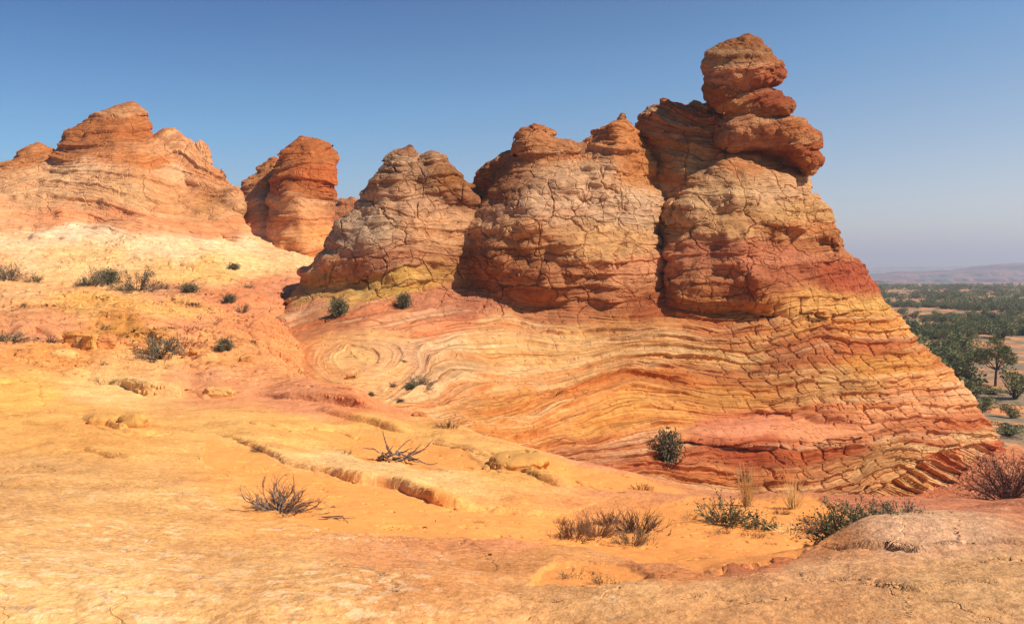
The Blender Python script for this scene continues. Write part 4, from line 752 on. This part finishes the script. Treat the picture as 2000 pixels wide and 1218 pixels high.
def driftwood(loc, s, name, label, n, seed, flat=.35):
    global rnd; rnd = random.Random(seed); A = MB()
    for k in range(n):
        a = rnd.choice((0, math.pi))+rnd.gauss(-.3, .5); o = Vector((rnd.uniform(-.35, .35)*s, rnd.uniform(-.12, .12)*s, rnd.uniform(.02, .16)*s)) if n > 6 or k == 0 else rt; rt = o; p, dd = wander(o, Vector((math.cos(a), math.sin(a), rnd.uniform(-.1, .4))), s*rnd.uniform(.25, .55), 7, .45)
        for q_ in p: q_.z = max(.01*s, q_.z*flat*1.6)
        A.tube(p, s*rnd.uniform(.012, .03), s*.006, 5)
    return tag(obj(name, A.mesh(name), M_dead), label, 'dead wood')
def wood(loc, s, name, label, n, seed, flat=.35, uv=None):
    o = driftwood(loc, s, name, label, n, seed, flat); o.location = loc
    if uv: tilt(o, *uv)
    return o
wood(L, s_, 'driftwood', 'tangle of twisted grey dead roots on the yellow slab', 30, 3, .8, (770, 905))
TW = [(690, 1055, 50, 4, 'dark forked dead stick lying at the tip of the dead bush limbs'), (1078, 1150, 0, 0, ''), (1552, 1075, 34, 4, 'short pale stump of splintered wood beside the grey slab'), (1305, 1122, 26, 3, 'curved dark stick on the sand, left of the pair'), (1345, 1128, 34, 4, 'pale curved stick lying flat in the sand'), (1372, 1135, 24, 3, 'small upright forked stick beside the pale curved one'),
 (940, 905, 34, 3, 'small grey branch on the yellow slope beside the block'), (345, 788, 22, 3, 'little bleached root below the overhang'), (700, 843, 16, 3, 'tiny grey twig heap on the yellow slope'), (1420, 1070, 50, 2, 'thin pale branch in the sand below the dry mat'), (820, 1050, 34, 3, 'thin twig on the orange sand right of the dead bush'), (1200, 975, 0, 0, ''), (438, 893, 18, 3, 'tiny twig by the ledge at left'), (1280, 1052, 60, 3, 'long thin twig reaching out of the wispy brush'), (1380, 1062, 40, 2, 'short twigs near the foot of the dry brush')]
for i, (u, v, pw, n, lab) in enumerate(TW):
    if not pw: continue
    L = g(u, v); wood(L, L.y/FPX*pw*1.2, 'dead_stick', lab, n, 40+i, .3, (u, v))
rnd = random.Random(77)
# dark crumbs of litter scattered on the sand: nobody could count them
lit = MB()
for _ in range(1300):
    u = rnd.uniform(420, 1640); v = rnd.gauss(1045, 35) if rnd.random() < .8 else rnd.uniform(870, 1120)
    if v > 1130 or (u > 1500 and v > 1085) : continue
    L = g(u, v); a = rnd.uniform(0, 6.28); r_ = L.y/FPX
    ln = r_*rnd.choice((2, 3, 6, 11)); d = Vector((math.cos(a), math.sin(a), rnd.uniform(-.05, .3)))
    lit.tube([L+Vector((0, 0, .03)), L+Vector((0, 0, .035))+d*ln], r_*1.0, r_*.5, 3)
tag(obj('litter', lit.mesh('litter'), M_dark), 'scattered dark twigs and dry leaf litter on the orange sand', 'litter', kind='stuff')
# rock chips and pebbles on the slabs and in the hollows
chp = MB()
def chip(L, r):
    b = len(chp.V); a0 = rnd.uniform(0, 6.28); top = []
    for k in range(4): a = a0+k*1.57+rnd.uniform(-.5, .5); q = r*rnd.uniform(.7, 1.3); chp.V.append(L+Vector((math.cos(a)*q, math.sin(a)*q, -r*.3)))
    h = r*rnd.uniform(.4, .9)
    for k in range(4): v = chp.V[b+k]; chp.V.append(L+(v-L)*rnd.uniform(.5, .8)+Vector((0, 0, h+r*.3*rnd.random())))
    chp.F += [(b+4, b+5, b+6, b+7)]+[(b+k, b+(k+1) % 4, b+4+(k+1) % 4, b+4+k) for k in range(4)]
for _ in range(1500):
    t = rnd.random()
    if t < .45: u, v = rnd.uniform(0, 1999), rnd.uniform(1000, 1215)
    elif t < .8: u, v = rnd.uniform(0, 1000), rnd.uniform(600, 1000)
    else: u, v = rnd.choice(((rnd.uniform(380, 760), rnd.gauss(806, 5)), (rnd.uniform(100, 360), rnd.gauss(700, 8)), (rnd.uniform(1620, 1999), rnd.gauss(1082, 5)), (rnd.uniform(500, 980), 0)))
    if v == 0: v = np.interp(u, [500, 560, 620, 700, 790, 850, 980], [900, 935, 950, 960, 971, 990, 1008])+abs(rnd.gauss(0, 5))
    L = g(u, v); chip(L, L.y/FPX*rnd.choice((1.0, 1.3, 1.8, 2.6, 4.2))*.9)
tag(obj('rock_chips', chp.mesh('rock_chips'), plain_mat('chip_stone', (225, 160, 100), (170, 105, 70), 5)), 'loose sandstone chips scattered over the slickrock and along the ledges', 'rubble', kind='stuff')
# ------------------------------------------------------------------ loose blocks
def rock_block(name, loc, size, label, seed, tintc, cat='rock', group=None, rz=0, flat=False):
    import bmesh
    bm = bmesh.new(); bmesh.ops.create_icosphere(bm, subdivisions=5, radius=1); V = np.array([tuple(v.co) for v in bm.verts])
    sgn = np.sign(V); V2 = sgn*np.abs(V)**.32 if not flat else sgn*np.abs(V)**.5
    V2 = V2/np.abs(V2).max()*.5; V2 = V2*np.array(size)
    m_ = min(size); V2 += (V/np.linalg.norm(V, axis=1)[:, None])*(fbm(V*1.7+seed, seed, 4)*.16*m_)[:, None]
    for v, c in zip(bm.verts, V2): v.co = c
    m = bpy.data.meshes.new(name); bm.to_mesh(m); bm.free(); m.polygons.foreach_set('use_smooth', [True]*len(m.polygons))
    n = len(m.vertices); W = V2+np.array(loc); attr(m, 'bed', -W[:, 2]*60); attr(m, 'tint', np.tile((lin(tintc)*.5+lin((238, 170, 98))*.5)*.8, (n, 1))); attr(m, 'mask', np.tile([.12, 0, .12], (n, 1))); attr(m, 'joint', np.zeros(n)); attr(m, 'cell', W)
    o = obj(name, m, MR); o.location = loc; o.rotation_euler = (0, rnd.uniform(-.1, .1), rz); return tag(o, label, cat, group)
BL = [(141, 660, 26, 24, 'dark faced block at the left end of the broken ledge', (215, 140, 65)), (158, 668, 16, 24, 'upright tan block leaning between the dark block and the yellow one', (220, 170, 100)), (177, 664, 30, 22, 'yellow block left of the two red squared blocks', (240, 180, 80)),
 (204, 664, 30, 22, 'squared red block in the middle of the broken ledge', (220, 120, 65)), (232, 666, 22, 18, 'smaller red block at the right of the squared one', (205, 100, 55)), (262, 676, 34, 12, 'low flat red slab at the tail of the broken ledge', (200, 95, 55)), (120, 690, 40, 12, 'pale yellow slab below the dark block', (250, 200, 120)),
 (254, 822, 40, 20, 'rounded yellow boulder sitting in the small scoop', (225, 165, 80)), (207, 818, 60, 12, 'low smooth yellow lump left of the rounded boulder', (240, 175, 85)), (383, 690, 22, 12, 'brownish block on the steps', (225, 150, 80)), (1015, 910, 100, 24, 'long low yellow boulder on the crest', (235, 172, 85)),
 (424, 770, 50, 16, 'slab bridging the dark hollow of the overhang', (240, 185, 110)), (820, 813, 18, 8, 'small red stone perched on the yellow crest', (200, 90, 60)), (690, 737, 22, 8, 'small ochre stone on the rim below the swirl', (225, 150, 80)), (482, 700, 22, 14, 'small block at the right end of the yellow steps', (225, 150, 80)), (347, 690, 24, 12, 'red stone beside the large rounded shrub', (210, 120, 70))]
for i, (u, v, pw, ph, lab, tc) in enumerate(BL):
    L = g(u, v+ph*.5) if u != 690 else hit(u, v+4); sc = L.y/FPX
    rock_block('rock_block', tuple(L+Vector((0, pw*sc*.25, ph*sc*.30))), (pw*sc, pw*sc*.8, ph*sc*1.1), lab, 50+i, tc, rz=rnd.uniform(-.3, .3), flat=pw > 1.8*ph)
# ------------------------------------------------------------------ trees and scrub in the valley
def juniper(seed, n=1400, lift=0.12):
    global rnd; rnd = random.Random(seed); lf = MB(); st = MB()
    cl = [(Vector((rnd.gauss(0, .22), rnd.gauss(0, .22), rnd.uniform(lift+.08, .78))), rnd.uniform(.13, .26)) for _ in range(13)]
    for c, r in cl:
        p, _ = wander(Vector((0, 0, -.03)), c, c.length, 4, .2); st.tube(p, .03, .008, 4)
    for _ in range(n):
        c, r = rnd.choice(cl); d = rv().normalized(); p = c+Vector((d.x, d.y, d.z*.75))*r*rnd.uniform(.55, 1.05)
        if p.z < lift*.4: continue
        lf.leaf(p, d+rv()*.8, .075, .022)
    mf = lf.mesh('juniper_foliage'); mf.materials.append(M_jun); ms = st.mesh('juniper_trunk'); ms.materials.append(M_dark); return mf, ms
JP = [juniper(200+k) for k in range(5)]
def pz(x, y): return float(plain_z(np.array([x]), np.array([y]))[0])
def put_j(u, y, s, hs, name, label, cat, group=None, k=0, rz=0):
    x = (u-1000)/FPX*y; e = empty(name, (x, y, pz(x, y)-.05), rz); e.scale = (s, s, hs); mf, ms = JP[k]
    for n, m in (('foliage', mf), ('trunk', ms)): o = bpy.data.objects.new(n, m); col.objects.link(o); o.parent = e
    return tag(e, label, cat, group)
rnd = random.Random(9); GRP = 'junipers scattered over the valley floor'; near = []
# the umbrella tree by the sand
def umbrella(seed):
    global rnd; rnd = random.Random(seed); st = MB(); lf = MB(); tr, d = wander(Vector((0, 0, -.2)), Vector((0, 0, 1)), 2.6, 5, .05); st.tube(tr, .17, .13, 8); top = tr[-1]; br = MB()
    cl = [(-1.7, .3, 4.3, .95), (-2.7, 0, 3.7, .8), (-.5, -.3, 5.3, 1.15), (.7, .2, 4.9, 1.0), (1.6, -.1, 3.9, .85), (-.9, .4, 3.9, .9), (.6, -.4, 3.6, .8), (2.1, .2, 3.3, .6), (-1.9, -.4, 3.4, .7), (.1, .2, 6.1, .75), (-.1, 0, 4.4, .9), (1.3, .3, 4.7, .6)]
    for x_, y_, z_, r_ in cl:
        c = Vector((x_, y_, z_)); p, _ = wander(top-Vector((0, 0, .3)), c-top, (c-top).length, 5, .1); br.tube(p, .08, .02, 5)
        for _ in range(420):
            d = rv().normalized(); lf.leaf(c+Vector((d.x*1.05, d.y, d.z*.62))*r_*rnd.uniform(.4, 1.1), d+rv()*.7, .22, .06)
    return st, br, lf
st, br, lf = umbrella(6); x_ = (1950-1000)/FPX*104; L = (x_, 104, pz(x_, 104)); T = empty('umbrella_tree', L)
tk = obj('trunk', st.mesh('trunk'), M_dark, T); obj('limb', br.mesh('limbs'), M_dark, tk); obj('crown', lf.mesh('crown'), M_jun, T); tag(T, 'umbrella shaped tree with a bare dark trunk standing on the orange sand', 'tree')
for i, (u, v, wpx, hpx, lab) in enumerate([(1880, 745, 62, 62, 'dark green juniper closest behind the flank of the butte'), (1855, 712, 66, 48, 'green juniper above the nearest one along the flank of the butte'), (1905, 770, 50, 40, 'low green juniper between the flank of the butte and the lone tree'), (1880, 690, 74, 46, 'wide rounded juniper left of the umbrella tree'), (1990, 775, 60, 70, 'grey green shrub cut by the right edge'), (1925, 800, 52, 40, 'grey brush above the rock outcrop'), (1985, 812, 40, 34, 'bright green juniper near the right edge'), (1978, 855, 60, 30, 'low dark shrub right of the rock outcrop'), (1910, 700, 44, 30, 'low grey shrub beneath the umbrella crown'), (1945, 765, 50, 18, 'grey mat of brush at the foot of the lone tree'), (1838, 675, 36, 18, 'small green juniper beside the flank of the butte high up'), (1830, 700, 60, 30, 'green juniper hugging the flank of the butte'), (1960, 660, 60, 40, 'dark juniper behind the umbrella crown')]):
    y = 14.9*FPX/(v-525); y = max(y, 66); put_j(u, y, wpx*y/FPX*.9, hpx*y/FPX*1.0, 'juniper', lab, 'tree', None, i % 5, i)
cand = []
for _ in range(12000):
    y = math.exp(rnd.uniform(math.log(95), math.log(1500))); u = rnd.uniform(1640, 2180) if y < 400 else rnd.uniform(1580, 2180)
    x = (u-1000)/FPX*y; dn = float(fbm(np.array([[x/45, y/60, 0]]), 5, 2)[0]); v = 525+14.9*FPX/y
    if v > 665: keep = rnd.random() < .05
    elif v > 650: keep = rnd.random() < .5
    else: keep = dn > (.05 if y < 280 else -.15)+.3*rnd.random() and rnd.random() < (.14 if y < 280 else .55)
    if u > 1900 and 655 < v < 790: keep = False
    if keep: cand.append((y, u, x))
cand.sort(); nind = 0; far = []
for y, u, x in cand:
    wv = 1.0
    if nind < 290 and 1690 < u < 2030 and u > 1700+(525+14.9*FPX/y-560)*1.05 :
        put_j(u, y, rnd.uniform(1.6, 4.6), rnd.uniform(1.6, 3.3), 'juniper', 'dark juniper among the many scattered over the valley floor', 'tree', GRP, rnd.randrange(5), rnd.uniform(0, 6)); nind += 1
    else: far.append((x, y))
V_, F_ = [], []; base = 0
mfv = []
for k in range(3):
    mf, _ = juniper(300+k, 130, .05); v = np.empty(len(mf.vertices)*3); mf.vertices.foreach_get('co', v); v = v.reshape(-1, 3); v4 = v.reshape(-1, 4, 3); c = v4.mean(1, keepdims=True); v = ((v4-c)*2.6+c).reshape(-1, 3); mfv.append(v)
for x, y in far:
    v = mfv[rnd.randrange(3)]; s = rnd.uniform(1.6, 4.6); a = rnd.uniform(0, 6.28); ca, sa = math.cos(a), math.sin(a)
    w_ = np.stack([(v[:, 0]*ca-v[:, 1]*sa)*s+x, (v[:, 0]*sa+v[:, 1]*ca)*s+y, v[:, 2]*s*.8+pz(x, y)], -1); V_.append(w_); F_.append(np.arange(len(v)).reshape(-1, 4)+base); base += len(v)
tag(obj('far_junipers', mesh_np('far_junipers', np.concatenate(V_), np.concatenate(F_), False), M_jun), 'mass of dark junipers fading over the far valley floor', 'trees', kind='stuff')
print('individual junipers', nind, 'far', len(far))

# ------------------------------------------------------------------ the hazy air over the valley
HZ = bpy.data.meshes.new('haze'); hx, hy, hz0, hz1 = 9000, 9500, -30, 200
hv = [(x, y, z) for x in (-hx, hx) for y in (-60, hy) for z in (hz0, hz1)]
HZ.from_pydata(hv, [], [(0, 1, 3, 2), (4, 6, 7, 5), (0, 4, 5, 1), (2, 3, 7, 6), (0, 2, 6, 4), (1, 5, 7, 3)])
hm = bpy.data.materials.new('haze'); hm.use_nodes = True; ht = hm.node_tree; ht.nodes.clear(); ho = ht.nodes.new('ShaderNodeOutputMaterial'); hvn = ht.nodes.new('ShaderNodeVolumePrincipled')
hvn.inputs['Color'].default_value = (.90, .90, 1.0, 1); hvn.inputs['Density'].default_value = .00036; hvn.inputs['Anisotropy'].default_value = .2; ht.links.new(hvn.outputs[0], ho.inputs['Volume'])
h_ = obj('haze', HZ, hm); tag(h_, 'bluish desert haze over the valley', 'haze', kind='stuff')
